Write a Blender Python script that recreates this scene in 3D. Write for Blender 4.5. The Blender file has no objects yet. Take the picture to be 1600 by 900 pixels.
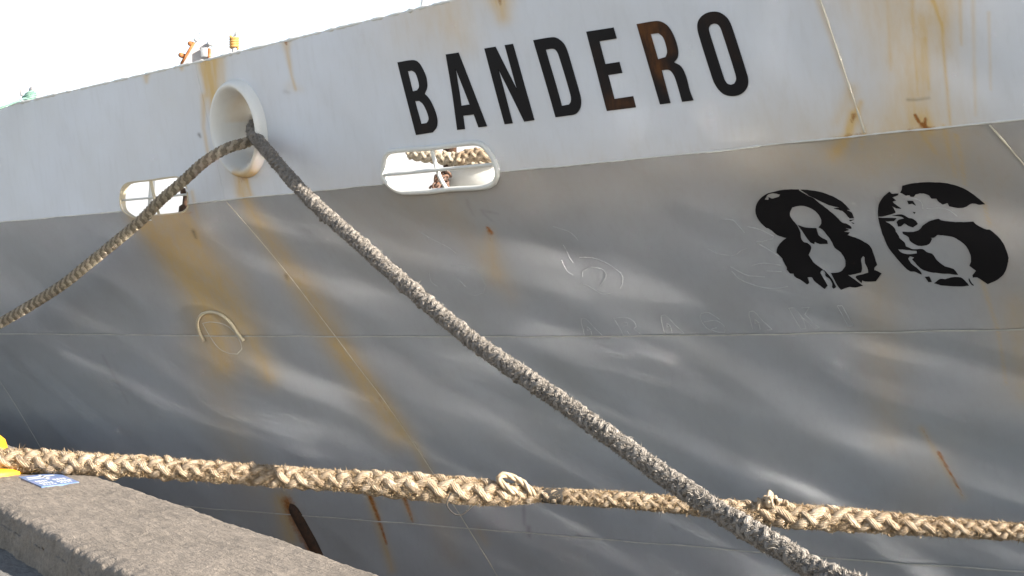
import bpy, math, random
import numpy as np
from mathutils import Vector, Matrix, noise
from mathutils.geometry import tessellate_polygon

# ------------------------------------------------------------------ camera, sky, sun, exposure
SC = bpy.context.scene
COL = SC.collection
EYE = 1.02
FPX = 2222.2
PITCH = math.atan2(45, FPX)
cam_data = bpy.data.cameras.new('camera')
cam = bpy.data.objects.new('camera', cam_data)
COL.objects.link(cam)
cam_data.sensor_width = 36.0
cam_data.lens = 50.0
cam_data.clip_start = 0.05
cam_data.clip_end = 6000
cam.location = (0, 0, EYE)
cam.rotation_euler = (math.radians(90) + PITCH, 0, 0)
SC.camera = cam

SUN_EL = math.radians(24)
SUN_H = np.array([0.836, -0.549])
SUN_H = SUN_H / np.linalg.norm(SUN_H)
sun_dir = Vector((SUN_H[0] * math.cos(SUN_EL), SUN_H[1] * math.cos(SUN_EL), math.sin(SUN_EL)))
HAZE_A, HAZE_H = 8.3, .28
world = bpy.data.worlds.new('World')
SC.world = world
world.use_nodes = True
wn = world.node_tree.nodes
wl = world.node_tree.links
bg = wn['Background']
sky = wn.new('ShaderNodeTexSky')
sky.sky_type = 'NISHITA'
sky.sun_disc = False
sky.sun_elevation = SUN_EL
sky.sun_rotation = math.atan2(SUN_H[0], SUN_H[1])
sky.dust_density = 0.4
sky.air_density = 1.0
# bright white haze low in the sky, the same all round the horizon
tcw = wn.new('ShaderNodeTexCoord'); sep = wn.new('ShaderNodeSeparateXYZ'); wl.new(tcw.outputs['Generated'], sep.inputs[0])
def wmath(op, a, b):
    m = wn.new('ShaderNodeMath'); m.operation = op
    for i, v in ((0, a), (1, b)):
        if isinstance(v, float): m.inputs[i].default_value = v
        else: wl.new(v, m.inputs[i])
    return m.outputs[0]
hz = wmath('POWER', 2.71828, wmath('MULTIPLY', wmath('MAXIMUM', sep.outputs['Z'], 0.0), -1 / HAZE_H))
hc = wn.new('ShaderNodeVectorMath'); hc.operation = 'SCALE'; hc.inputs[0].default_value = (1.0, .975, .94); wl.new(wmath('MULTIPLY', hz, HAZE_A), hc.inputs['Scale'])
ad = wn.new('ShaderNodeVectorMath'); ad.operation = 'ADD'; wl.new(sky.outputs[0], ad.inputs[0]); wl.new(hc.outputs[0], ad.inputs[1])
wl.new(ad.outputs[0], bg.inputs[0])
bg.inputs[1].default_value = 0.05
sun_data = bpy.data.lights.new('sun', 'SUN')
sun_data.energy = 5.0
sun_data.angle = math.radians(0.5)
sun_data.color = (1.0, 0.93, 0.83)
sun = bpy.data.objects.new('sun', sun_data)
COL.objects.link(sun)
sun.rotation_euler = sun_dir.to_track_quat('Z', 'Y').to_euler()
SC.view_settings.view_transform = 'Standard'
SC.view_settings.look = 'None'
SC.view_settings.exposure = 1.76
SC.view_settings.gamma = 1.0
SC.view_settings.use_curve_mapping = False
cy = SC.cycles
cy.use_denoising = True
cy.use_adaptive_sampling = False
cy.caustics_reflective = True
cy.blur_glossy = 0.0
cy.sample_clamp_indirect = 0
cy.use_guiding = True
cy.use_surface_guiding = True
cy.max_bounces = 8

random.seed(5)
rng = np.random.default_rng(5)

# ------------------------------------------------------------------ helpers
def rays(px, py):
    a = (np.asarray(px, float) - 800) / FPX
    b = (450 - np.asarray(py, float)) / FPX
    y = math.cos(PITCH) - b * math.sin(PITCH)
    z = math.sin(PITCH) + b * math.cos(PITCH)
    return a, y, z

def pt(px, py, depth):
    a, y, z = rays(px, py)
    k = depth / y
    return np.array([a * k, depth, EYE + z * k])

def project(P):
    P = np.asarray(P, float)
    x, y, z = P[..., 0], P[..., 1], P[..., 2] - EYE
    fw = y * math.cos(PITCH) + z * math.sin(PITCH)
    up = -y * math.sin(PITCH) + z * math.cos(PITCH)
    return 800 + FPX * x / fw, 450 - FPX * up / fw

def on_plane_z(px, py, zw):
    a, y, z = rays(px, py)
    k = (zw - EYE) / z
    return np.array([a * k, y * k, zw])

def new_mesh(name, V, Fc, mat=None, parent=None, smooth=True, uv=None):
    me = bpy.data.meshes.new(name)
    V = np.asarray(V, np.float32).reshape(-1, 3)
    if isinstance(Fc, np.ndarray):
        n, k = Fc.shape
        me.vertices.add(len(V)); me.vertices.foreach_set('co', V.ravel())
        me.loops.add(n * k); me.loops.foreach_set('vertex_index', Fc.astype(np.int32).ravel())
        me.polygons.add(n)
        me.polygons.foreach_set('loop_start', np.arange(0, n * k, k, dtype=np.int32))
        me.update(calc_edges=True)
    else:
        me.from_pydata([tuple(map(float, v)) for v in V], [], [tuple(f) for f in Fc])
        me.update()
    if smooth:
        me.polygons.foreach_set('use_smooth', np.ones(len(me.polygons), bool))
    if uv is not None:
        lay = me.uv_layers.new(name='UVMap')
        idx = np.empty(len(me.loops), np.int32)
        me.loops.foreach_get('vertex_index', idx)
        lay.data.foreach_set('uv', np.asarray(uv, np.float32)[idx].ravel())
    if mat is not None:
        me.materials.append(mat)
    o = bpy.data.objects.new(name, me)
    COL.objects.link(o)
    if parent is not None:
        o.parent = parent
    return o

def attr(o, name, vals):
    a = o.data.attributes.new(name, 'FLOAT', 'POINT')
    a.data.foreach_set('value', np.asarray(vals, np.float32))

def empty(name, label=None, cat=None, group=None, loc=(0, 0, 0)):
    o = bpy.data.objects.new(name, None)
    COL.objects.link(o)
    o.location = (0, 0, 0)
    tag(o, label, cat, group)
    return o

def tag(o, label=None, cat=None, group=None, kind=None):
    if label: o['label'] = label
    if cat: o['category'] = cat
    if group: o['group'] = group
    if kind: o['kind'] = kind
    return o

def grid_faces(nu, nv, wrap_v=False):
    i = np.arange(nu - 1)[:, None]
    nvv = nv if wrap_v else nv - 1
    j = np.arange(nvv)[None, :]
    j2 = (j + 1) % nv
    a = i * nv + j; b = i * nv + j2; c = (i + 1) * nv + j2; d = (i + 1) * nv + j
    return np.stack([a, b, c, d], -1).reshape(-1, 4)

def frames(P, closed=False):
    P = np.asarray(P, float)
    T = np.gradient(P, axis=0)
    if closed:
        T = (np.roll(P, -1, 0) - np.roll(P, 1, 0))
    T /= np.linalg.norm(T, axis=1)[:, None] + 1e-12
    N = np.zeros_like(T)
    up = np.array([0, 0, 1.0])
    if abs(T[0] @ up) > .95: up = np.array([1.0, 0, 0])
    n = up - T[0] * (up @ T[0]); n /= np.linalg.norm(n)
    for k in range(len(T)):
        n = n - T[k] * (n @ T[k]); n /= np.linalg.norm(n) + 1e-12
        N[k] = n
    return T, N, np.cross(T, N)

def tube_geo(P, r, nv=8, closed=False, caps=True):
    P = np.asarray(P, float)
    r = np.broadcast_to(np.asarray(r, float), (len(P),))
    T, N, B = frames(P, closed)
    th = np.linspace(0, 2 * np.pi, nv, endpoint=False)
    V = P[:, None, :] + r[:, None, None] * (np.cos(th)[None, :, None] * N[:, None, :] + np.sin(th)[None, :, None] * B[:, None, :])
    F = grid_faces(len(P), nv, True)
    if closed:
        j = np.arange(nv); j2 = (j + 1) % nv; a = (len(P) - 1) * nv
        F = np.vstack([F, np.stack([a + j, a + j2, j2, j], -1)])
    V = V.reshape(-1, 3)
    if caps and not closed:
        c0, c1 = len(V), len(V) + 1
        V = np.vstack([V, P[:1], P[-1:]])
        j = np.arange(nv); j2 = (j + 1) % nv; a = (len(P) - 1) * nv
        F = np.vstack([F, np.stack([j2, j, np.full(nv, c0), np.full(nv, c0)], -1)[:, :4],
                       np.stack([a + j, a + j2, np.full(nv, c1), np.full(nv, c1)], -1)])
    return V, F

def fix(F):
    out = []
    for f in np.asarray(F).tolist():
        g = []
        for v in f:
            if not g or g[-1] != v: g.append(v)
        if g[0] == g[-1]: g.pop()
        if len(g) > 2: out.append(g)
    return out

class MB:
    def __init__(self): self.V = []; self.F = []; self.n = 0
    def add(self, V, F):
        V = np.asarray(V, float).reshape(-1, 3)
        F = fix(F) if isinstance(F, np.ndarray) else F
        self.F += [[i + self.n for i in f] for f in F]
        self.V.append(V); self.n += len(V); return self
    def tube(self, P, r, nv=8, closed=False): return self.add(*tube_geo(P, r, nv, closed))
    def box(self, c, ax, ay, az, bev=0.0):
        c = np.asarray(c, float); ax = np.asarray(ax, float); ay = np.asarray(ay, float); az = np.asarray(az, float)
        if bev <= 0:
            S = [(-1, -1, -1), (1, -1, -1), (1, 1, -1), (-1, 1, -1), (-1, -1, 1), (1, -1, 1), (1, 1, 1), (-1, 1, 1)]
            V = [c + i * ax + j * ay + k * az for i, j, k in S]
            F = [[0, 3, 2, 1], [4, 5, 6, 7], [0, 1, 5, 4], [1, 2, 6, 5], [2, 3, 7, 6], [3, 0, 4, 7]]
            return self.add(V, F)
        lx, ly, lz = (np.linalg.norm(v) for v in (ax, ay, az))
        bx, by, bz = 1 - bev / lx, 1 - bev / ly, 1 - bev / lz
        ring = [(-1, -by), (-bx, -1), (bx, -1), (1, -by), (1, by), (bx, 1), (-bx, 1), (-1, by)]
        V = []
        for kz, sc in ((-1, 0), (-bz, 1), (bz, 1), (1, 0)):
            for (i, j) in ring:
                if sc == 0:
                    i = max(-bx, min(bx, i)); j = max(-by, min(by, j))
                V.append(c + i * ax + j * ay + kz * az)
        F = fix(grid_faces(4, 8, True)) + [list(range(7, -1, -1)), list(range(24, 32))]
        return self.add(V, F)
    def lathe(self, c, prof, axis=(0, 0, 1), nv=20):
        ax = np.asarray(axis, float); ax /= np.linalg.norm(ax)
        u = np.cross(ax, [0, 1, 0] if abs(ax[1]) < .9 else [1, 0, 0]); u /= np.linalg.norm(u); v = np.cross(ax, u)
        th = np.linspace(0, 2 * np.pi, nv, endpoint=False)
        V = [np.asarray(c) + ax * h + r * (math.cos(t) * u + math.sin(t) * v) for r, h in prof for t in th]
        F = fix(grid_faces(len(prof), nv, True))
        F += [list(range(nv - 1, -1, -1)), list(range((len(prof) - 1) * nv, len(prof) * nv))]
        return self.add(V, F)
    def build(self, name, mat, parent=None, smooth=True):
        o = new_mesh(name, np.vstack(self.V), self.F, mat, parent, smooth)
        return o

def spline(P, n):
    """Catmull-Rom through P (any dimension), n samples spaced evenly by length."""
    P = np.asarray(P, float)
    Q = np.vstack([2 * P[0] - P[1], P, 2 * P[-1] - P[-2]])
    out = []
    for i in range(1, len(Q) - 2):
        t = np.linspace(0, 1, 40, endpoint=False)[:, None]
        p0, p1, p2, p3 = Q[i - 1], Q[i], Q[i + 1], Q[i + 2]
        out.append(.5 * (2 * p1 + (p2 - p0) * t + (2 * p0 - 5 * p1 + 4 * p2 - p3) * t ** 2 + (3 * p1 - p0 - 3 * p2 + p3) * t ** 3))
    C = np.vstack(out + [P[-1:]])
    d = np.r_[0, np.cumsum(np.linalg.norm(np.diff(C[:, :3] if C.shape[1] > 3 else C, axis=0), axis=1))]
    q = np.linspace(0, d[-1], n)
    return np.stack([np.interp(q, d, C[:, k]) for k in range(C.shape[1])], -1)

# ------------------------------------------------------------------ materials
def mat_new(name):
    m = bpy.data.materials.new(name); m.use_nodes = True
    nt = m.node_tree
    return m, nt, nt.nodes['Principled BSDF']

def nd(nt, typ, **kw):
    n = nt.nodes.new(typ)
    for k, v in kw.items(): setattr(n, k, v)
    return n

def tex_noise(nt, scale, detail=4, rough=.55, vec=None, dist=0.0):
    n = nd(nt, 'ShaderNodeTexNoise')
    n.inputs['Scale'].default_value = scale; n.inputs['Detail'].default_value = detail
    n.inputs['Roughness'].default_value = rough; n.inputs['Distortion'].default_value = dist
    if vec is not None: nt.links.new(vec, n.inputs['Vector'])
    return n

def mapping(nt, src, scale=(1, 1, 1), rot=(0, 0, 0)):
    m = nd(nt, 'ShaderNodeMapping')
    m.inputs['Scale'].default_value = scale; m.inputs['Rotation'].default_value = rot
    nt.links.new(src, m.inputs['Vector'])
    return m.outputs[0]

def ramp(nt, src, stops):
    r = nd(nt, 'ShaderNodeValToRGB')
    e = r.color_ramp.elements
    while len(e) < len(stops): e.new(.5)
    for el, (p, c) in zip(e, stops):
        el.position = p; el.color = (*c, 1) if len(c) == 3 else c
    nt.links.new(src, r.inputs[0])
    return r.outputs[0]

def mixc(nt, fac, a, b, blend='MIX'):
    m = nd(nt, 'ShaderNodeMix', data_type='RGBA', blend_type=blend)
    for s, v in ((0, fac), (6, a), (7, b)):
        if isinstance(v, (int, float)): m.inputs[s].default_value = v
        elif isinstance(v, tuple): m.inputs[s].default_value = (*v, 1)
        else: nt.links.new(v, m.inputs[s])
    return m.outputs[2]

def mth(nt, op, a, b=0.0, clamp=False):
    m = nd(nt, 'ShaderNodeMath', operation=op, use_clamp=clamp)
    for s, v in ((0, a), (1, b)):
        if isinstance(v, (int, float)): m.inputs[s].default_value = v
        else: nt.links.new(v, m.inputs[s])
    return m.outputs[0]

def bump(nt, bsdf, h, strength, dist=.01):
    b = nd(nt, 'ShaderNodeBump')
    b.inputs['Strength'].default_value = strength; b.inputs['Distance'].default_value = dist
    nt.links.new(h, b.inputs['Height'])
    nt.links.new(b.outputs[0], bsdf.inputs['Normal'])

def paint_mat(name, col, rough, dirt=.12, stain=(.62, .43, .19), rust=(.46, .165, .022)):
    """ship paint: dirt, tan run-off stains (attribute 'stain') and dark rust (attribute 'rust')"""
    m, nt, b = mat_new(name)
    co = nd(nt, 'ShaderNodeTexCoord').outputs['Object']
    n1 = tex_noise(nt, 1.3, 5, .6, co)
    sv = mapping(nt, co, (9, 9, .7))
    n2 = tex_noise(nt, 2.5, 4, .6, sv)
    n3 = tex_noise(nt, 60, 3, .6, co)
    c2 = tuple(x * (1 - dirt) * y for x, y in zip(col, (1.0, .985, .95)))
    f1 = mth(nt, 'MULTIPLY', ramp(nt, n1.outputs[0], [(.35, (0, 0, 0)), (.7, (1, 1, 1))]), 1.0)
    c = mixc(nt, f1, col, c2)
    f2 = ramp(nt, n2.outputs[0], [(.5, (0, 0, 0)), (.75, (1, 1, 1))])
    c = mixc(nt, mth(nt, 'MULTIPLY', f2, .25), c, tuple(x * .86 for x in c2))
    st = nd(nt, 'ShaderNodeAttribute', attribute_name='stain').outputs['Fac']
    sm = mth(nt, 'MULTIPLY', st, mth(nt, 'ADD', .55, mth(nt, 'MULTIPLY', n2.outputs[0], .9)), True)
    c = mixc(nt, sm, c, stain, 'MIX')
    ru = nd(nt, 'ShaderNodeAttribute', attribute_name='rust').outputs['Fac']
    rn = tex_noise(nt, 35, 5, .75, co).outputs[0]
    rm = mth(nt, 'MULTIPLY', mth(nt, 'SUBTRACT', mth(nt, 'ADD', mth(nt, 'MULTIPLY', ru, 1.5), mth(nt, 'MULTIPLY', rn, 1.5)), 1.12), 1.25, True)
    rc = mixc(nt, tex_noise(nt, 50, 3, .6, co).outputs[0], rust, tuple(x * .25 for x in rust))
    c = mixc(nt, rm, c, rc)
    dk = nd(nt, 'ShaderNodeAttribute', attribute_name='scratch').outputs['Fac']
    c = mixc(nt, dk, c, (.035, .022, .014))
    nt.links.new(c, b.inputs['Base Color'])
    r = mth(nt, 'ADD', mth(nt, 'MULTIPLY', n1.outputs[0], .15), rough - .07)
    r = mth(nt, 'ADD', r, mth(nt, 'MULTIPLY', sm, .25), True)
    nt.links.new(r, b.inputs['Roughness'])
    b.inputs['Specular IOR Level'].default_value = .4
    bump(nt, b, mth(nt, 'ADD', mth(nt, 'MULTIPLY', n3.outputs[0], .3), mth(nt, 'MULTIPLY', n1.outputs[0], 2.0)), .25, .004)
    return m

M = {}
M['white'] = paint_mat('white_ship_paint', (.64, .665, .72), .42, .06)
M['grey'] = paint_mat('grey_ship_paint', (.345, .360, .390), .40, .10, stain=(.45, .33, .17))

# ------------------------------------------------------------------ hull surface
D0 = 8.5
FV = np.array([0.783, -0.622]); FV /= np.linalg.norm(FV)
NV = np.array([-FV[1], FV[0]])
TV = np.array([math.cos(math.radians(14)), math.sin(math.radians(14))])
KS = [-14, -5.48, -3.82, -2.61, -1.05, -.10, 1.33, 2.26, 3.05, 8]
KZ = [.72, .794, .808, .834, .854, .873, .891, .910, .9195, .98]

def z_knuckle(s): return np.interp(s, KS, KZ) + EYE

def w_off(s, z):
    h = z_knuckle(s) - z
    ku = np.clip(.285 + .03 * (s + .5), .22, .40)
    kl = 1 + .035 * np.clip(s + 2.6, -4, 7)
    hh = np.minimum(h, 4.2)
    low = kl * (.86 * hh - .05 * hh ** 2)
    return np.where(h < 0, ku * h, low)

def base_xy(s):
    s = np.asarray(s, float)
    e = np.clip(s - 3.4, 0, None)
    return np.stack([s * FV[0] + .10 * e ** 2 * NV[0], D0 + s * FV[1] + .10 * e ** 2 * NV[1]], -1)

SEND = 5.8
STEM = None
def hull_raw(s, z):
    s = np.asarray(s, float); z = np.asarray(z, float)
    w = w_off(s, z)
    b = base_xy(s)
    if STEM is not None: w = np.minimum(w, (STEM - b) @ TV)
    return np.stack([b[..., 0] + w * TV[0], b[..., 1] + w * TV[1], z], -1)

STEM = base_xy(np.array(SEND))
def beyond_stem(s, z): return w_off(s, z) > (STEM - base_xy(s)) @ TV + .02
def undul(s, z):
    return (.0040 * np.sin(s * 9.3 + .4 * z) * np.sin(z * 6.1 + 1.3 * s) + .0026 * np.sin(s * 5.1 + 1.7) * np.cos(z * 4.2 - .8 * s + .5)
            + .0015 * np.sin(s * 17.0 + 2.0 * z + .7) * np.sin(z * 13.0 - .5))

def hull_frame(s, z):
    e = 1e-3
    ds = (hull_raw(s + e, z) - hull_raw(s - e, z)) / (2 * e)
    zk = z_knuckle(s)
    # one-sided at the knuckle
    za = np.where(z >= zk, np.maximum(z, zk), z - e); zb = np.where(z >= zk, za + e, z)
    dz = (hull_raw(s, zb) - hull_raw(s, za)) / e
    n = np.cross(dz, ds)
    n /= np.linalg.norm(n, axis=-1, keepdims=True)
    sgn = np.sign(-(n[..., 0] * NV[0] + n[..., 1] * NV[1]))
    n = n * sgn[..., None]
    ds /= np.linalg.norm(ds, axis=-1, keepdims=True); dz /= np.linalg.norm(dz, axis=-1, keepdims=True)
    return ds, dz, n

def hull(s, z, off=0.0):
    s = np.asarray(s, float); z = np.asarray(z, float)
    p = hull_raw(s, z); _, _, n = hull_frame(s, z)
    return p + n * (undul(s, z) + off)[..., None]

def hull_hit(px, py):
    """surface coordinates (s, z) of the hull seen at a photo pixel"""
    a, y, zz = rays(px, py)
    a = np.asarray(a, float); y = np.broadcast_to(y, a.shape); zz = np.broadcast_to(zz, a.shape)
    lo = np.full(a.shape, 2.0); hi = np.full(a.shape, 30.0)
    det = FV[0] * TV[1] - TV[0] * FV[1]
    for _ in range(50):
        t = .5 * (lo + hi)
        X = a * t; Y = y * t - D0
        s = (X * TV[1] - TV[0] * Y) / det
        W = (FV[0] * Y - FV[1] * X) / det
        g = W - w_off(s, zz * t + EYE)
        hi = np.where(g > 0, t, hi); lo = np.where(g > 0, lo, t)
    return s, zz * t + EYE

def H(px, py, off=0.0):
    s, z = hull_hit(px, py)
    return hull(s, z, off)

# bulwark top edge and plate seams, as curves over s
_s, _z = hull_hit(np.array([0, 130, 300, 500, 740]), np.array([170, 138, 96, 48, -3]))
TOPF = np.polyfit(_s, _z, 1)
print('bulwark top', _s, _z)
def z_top(s): return np.maximum(np.polyval(TOPF, s), z_knuckle(s) + .62)
_s, _z = hull_hit(np.array([0, 200, 345, 600, 900, 1200, 1600]), np.array([521.5, 523, 525, 526, 526, 522.5, 514.5]))
S1S, S1Z = _s, _z
print('seam1', _s, _z)
def z_seam1(s): return np.interp(s, np.r_[-40, S1S, 9], np.r_[S1Z[0] - .02, S1Z, S1Z[-1] + .06])
_s, _z = hull_hit(np.array([312, 560, 800, 1060, 1320, 1600]), np.array([793.5, 812, 831, 852, 874, 893]))
S2S, S2Z = _s, _z
print('seam2', _s, _z)
def z_seam2(s): return np.interp(s, np.r_[-40, S2S, 9], np.r_[S2Z[0] - .05, S2Z, S2Z[-1] + .05])
WATER = -2.25

# ------------------------------------------------------------------ water
WLMIN, WLR, WDIR, WSPR, WAMP = .4, 3.2, .9, .45, .0048
def build_water():
    fine_x = np.arange(-7, 17, .055); fine_y = np.arange(-11, 13, .055)
    cx = np.array([-4000, -900, -200, -60, -25, -12]); cx2 = np.array([22, 35, 70, 200, 900, 4000])
    xs = np.r_[cx, fine_x, cx2]; ys = np.r_[cx - 3, fine_y, cx2]
    X, Y = np.meshgrid(xs, ys, indexing='ij')
    Z = np.full_like(X, WATER)
    r = np.random.default_rng(29)
    for k in range(46):
        lam = WLMIN * (WLR ** r.random())
        th = r.normal(WDIR, WSPR)
        ph = r.random() * 6.28
        kk = 2 * math.pi / lam
        amp = WAMP / kk * (lam / .7) ** .2
        Z += amp * np.sin(kk * (X * math.cos(th) + Y * math.sin(th)) + ph)
    for k in range(24):
        lam = .28 * (1.8 ** r.random()); th = r.normal(.2, .5); ph = r.random() * 6.28; kk = 2 * math.pi / lam
        Z += .003 / kk * np.sin(kk * (X * math.cos(th) + Y * math.sin(th)) + ph)
    msk = (X > -7.1) & (X < 17.1) & (Y > -11.1) & (Y < 13.1)
    Z = np.where(msk, Z, WATER)
    m, nt, b = mat_new('harbour_water')
    b.inputs['Base Color'].default_value = (.012, .022, .022, 1)
    b.inputs['Roughness'].default_value = .05
    b.inputs['IOR'].default_value = 1.7
    o = new_mesh('water', np.stack([X, Y, Z], -1), grid_faces(len(xs), len(ys)), m)
    tag(o, kind='structure')
build_water()

# ------------------------------------------------------------------ quay
KTOP = .17
fe1, fe2 = on_plane_z(150, 741, KTOP)[:2], on_plane_z(600, 897, KTOP)[:2]
ne1, ne2 = on_plane_z(10, 797, KTOP)[:2], on_plane_z(205, 897, KTOP)[:2]
QD = (fe2 - fe1); QD /= np.linalg.norm(QD)              # along the quay, towards the bow
QN = np.array([-QD[1], QD[0]])                          # towards the water
if QN[0] < 0: QN = -QN
print('quay dir', QD, 'near edge dir', (ne2 - ne1) / np.linalg.norm(ne2 - ne1))
KW = float((fe2 - (ne1 + ne2) / 2) @ QN)
print('kerb width', KW)
Q0 = fe2                                                # a point on the far (water) edge

def fbm(p, sc, oc=4):
    return noise.fractal(Vector(p) * sc, .9, 2.0, oc)

def concrete_mat(name, base, dark, speck=.5):
    m, nt, b = mat_new(name)
    co = nd(nt, 'ShaderNodeTexCoord').outputs['Object']
    a = math.atan2(QD[1], QD[0])
    al = mapping(nt, co, (1, 1, 1), (0, 0, -a))
    st = mapping(nt, al, (1.6, 9, 4))
    n1 = tex_noise(nt, 2.2, 6, .65, al)
    n2 = tex_noise(nt, 4, 5, .7, st, .4)
    n3 = tex_noise(nt, 130, 3, .7, co)
    n4 = tex_noise(nt, 38, 4, .7, co)
    vo = nd(nt, 'ShaderNodeTexVoronoi'); vo.inputs['Scale'].default_value = 95
    nt.links.new(co, vo.inputs['Vector'])
    c = mixc(nt, ramp(nt, n1.outputs[0], [(.32, (0, 0, 0)), (.68, (1, 1, 1))]), dark, base)
    c = mixc(nt, mth(nt, 'MULTIPLY', ramp(nt, n2.outputs[0], [(.45, (0, 0, 0)), (.7, (1, 1, 1))]), .65), c, tuple(x * 1.55 for x in base))
    c = mixc(nt, ramp(nt, n4.outputs[0], [(.45, (0, 0, 0)), (.68, (.6, .6, .6))]), c, tuple(x * .62 for x in dark))
    sp = ramp(nt, vo.outputs['Distance'], [(.05, (1, 1, 1)), (.22, (0, 0, 0))])
    spc = mixc(nt, vo.outputs['Color'], (.06, .055, .05), (.5, .47, .42))
    c = mixc(nt, mth(nt, 'MULTIPLY', sp, speck), c, spc)
    c = mixc(nt, mth(nt, 'MULTIPLY', ramp(nt, n3.outputs[0], [(.35, (0, 0, 0)), (.7, (1, 1, 1))]), .4), c, tuple(x * 1.6 for x in base))
    nt.links.new(c, b.inputs['Base Color'])
    b.inputs['Roughness'].default_value = .92
    b.inputs['Specular IOR Level'].default_value = .25
    h = mth(nt, 'ADD', mth(nt, 'MULTIPLY', n3.outputs[0], .5), mth(nt, 'ADD', mth(nt, 'MULTIPLY', n4.outputs[0], 1.0), mth(nt, 'MULTIPLY', n2.outputs[0], 1.2)))
    h = mth(nt, 'ADD', h, mth(nt, 'MULTIPLY', sp, -.25))
    bump(nt, b, h, 1.0, .009)
    return m
M['kerb'] = concrete_mat('weathered_concrete', (.208, .177, .147), (.14, .12, .10), .55)
M['ground'] = concrete_mat('quay_aggregate', (.20, .19, .175), (.08, .075, .07), .8)

def build_quay():
    # kerb: cross profile (distance from the water edge, inland positive; height)
    prof = [(-.0, -2.9), (-.0, -.3)]
    for a in np.linspace(0, 90, 7): prof.append((.035 - .035 * math.cos(math.radians(a)), KTOP - .035 + .035 * math.sin(math.radians(a))))
    for u in np.linspace(.06, KW - .07, 44): prof.append((u, KTOP))
    for a in np.linspace(90, 0, 12): prof.append((KW - .032 + .032 * math.cos(math.radians(a)), KTOP - .032 + .032 * math.sin(math.radians(a))))
    for h in np.linspace(KTOP - .045, -.02, 16): prof.append((KW + .02 * (KTOP - h) / KTOP, h))
    prof = np.array(prof)
    us = np.r_[-30, -20, -14, -9, np.arange(-6.6, 3.2, .015), 6, 9, 14, 20]   # metres along QD from Q0
    V = []
    for u in us:
        b = Q0 + QD * u
        for k, (d, h) in enumerate(prof):
            p = np.array([b[0] - QN[0] * d, b[1] - QN[1] * d, h])
            if h > -.3:
                near_edge = math.exp(-((d - KW) / .05) ** 2)
                far_edge = math.exp(-(d / .06) ** 2)
                a = fbm((u, d, h), 2.0) * .006 + fbm((u * .6, d * 2, h * 2), 11.0) * .004 + fbm((u, d, h), 34.0) * .0026
                e = fbm((u * 1.1 + 7, h * 1.5, d), 4.0) * .010 + fbm((u, h * .35, 3), 26.0) * .008
                q = fbm((u + 31, h, 5), 5.0) * .006
                p[2] += a - max(0, near_edge * (.012 + e)) * (1 if h > .1 else .2)
                inl = near_edge * e * .9 - far_edge * q
                p[0] += QN[0] * inl; p[1] += QN[1] * inl
            V.append(p)
    o = new_mesh('concrete_kerb', np.array(V), grid_faces(len(us), len(prof)), M['kerb'])
    tag(o, kind='structure')
    # ground sheet inland
    n = 60
    V = []
    dd = np.r_[np.linspace(KW - .2, KW + 1.2, 40), 2.5, 6, 20, 80, 600]
    uu = np.r_[-600, -80, -30, np.arange(-9, 4, .05), 12, 60, 600]
    for u in uu:
        for d in dd:
            b = Q0 + QD * u - QN * d
            V.append((b[0], b[1], (fbm((u, d, 2), 5.0) * .004 if d < 3 else 0)))
    o = new_mesh('quay_ground', np.array(V), grid_faces(len(uu), len(dd)), M['ground'])
    tag(o, kind='structure')
build_quay()

# ------------------------------------------------------------------ ship: plates
def smooth_poly(P, closed=True, corner=42, sub=5):
    """round a pixel outline where it bends gently, keep its corners"""
    P = np.asarray(P, float); n = len(P)
    def tan(i):
        a, b, c = P[(i - 1) % n], P[i], P[(i + 1) % n]
        d1, d2 = b - a, c - b
        ang = abs(math.degrees(math.atan2(d1[0] * d2[1] - d1[1] * d2[0], d1 @ d2)))
        if ang > corner: return None
        return (c - a) * .5
    out = []
    for i in range(n if closed else n - 1):
        a, b = P[i], P[(i + 1) % n]
        L = np.linalg.norm(b - a)
        ta, tb = tan(i), tan((i + 1) % n)
        ta = (b - a) if ta is None else ta / (np.linalg.norm(ta) + 1e-9) * L
        tb = (b - a) if tb is None else tb / (np.linalg.norm(tb) + 1e-9) * L
        for t in np.linspace(0, 1, sub, endpoint=False):
            h1 = 2 * t ** 3 - 3 * t ** 2 + 1; h2 = t ** 3 - 2 * t ** 2 + t; h3 = -2 * t ** 3 + 3 * t ** 2; h4 = t ** 3 - t ** 2
            out.append(h1 * a + h2 * ta + h3 * b + h4 * tb)
    return np.array(out)

def inside(px, py, poly):
    r = np.zeros(px.shape, bool)
    n = len(poly)
    for i in range(n):
        x1, y1 = poly[i]; x2, y2 = poly[(i + 1) % n]
        if y1 == y2: continue
        c = ((y1 > py) != (y2 > py)) & (px < (x2 - x1) * (py - y1) / (y2 - y1) + x1)
        r ^= c
    return r

def nearest_on(poly, px, py):
    A = np.asarray(poly); B = np.roll(A, -1, 0); D = B - A
    q = np.stack([px, py], -1)[:, None, :]
    t = np.clip(((q - A) * D).sum(-1) / ((D * D).sum(-1) + 1e-9), 0, 1)
    c = A + t[..., None] * D
    d = ((q - c) ** 2).sum(-1)
    k = d.argmin(1)
    return c[np.arange(len(k)), k]

PORT_L = smooth_poly([(188, 318), (189, 300), (193, 290), (201, 285.5), (231, 282), (270, 276.5), (280, 278), (288, 286), (292.5, 302), (293.5, 320), (291, 327), (284, 331.5), (245, 336), (211, 339.5), (201, 336), (191, 328)])
PORT_R = smooth_poly([(600.6, 277), (601.3, 259), (604.5, 244), (613, 236.5), (676, 231), (738, 223.4), (753, 225.4), (765, 237), (775, 255), (778, 272), (774, 284), (763, 289.8), (703.8, 295), (636, 299.7), (621, 296), (607.5, 286)])
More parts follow.
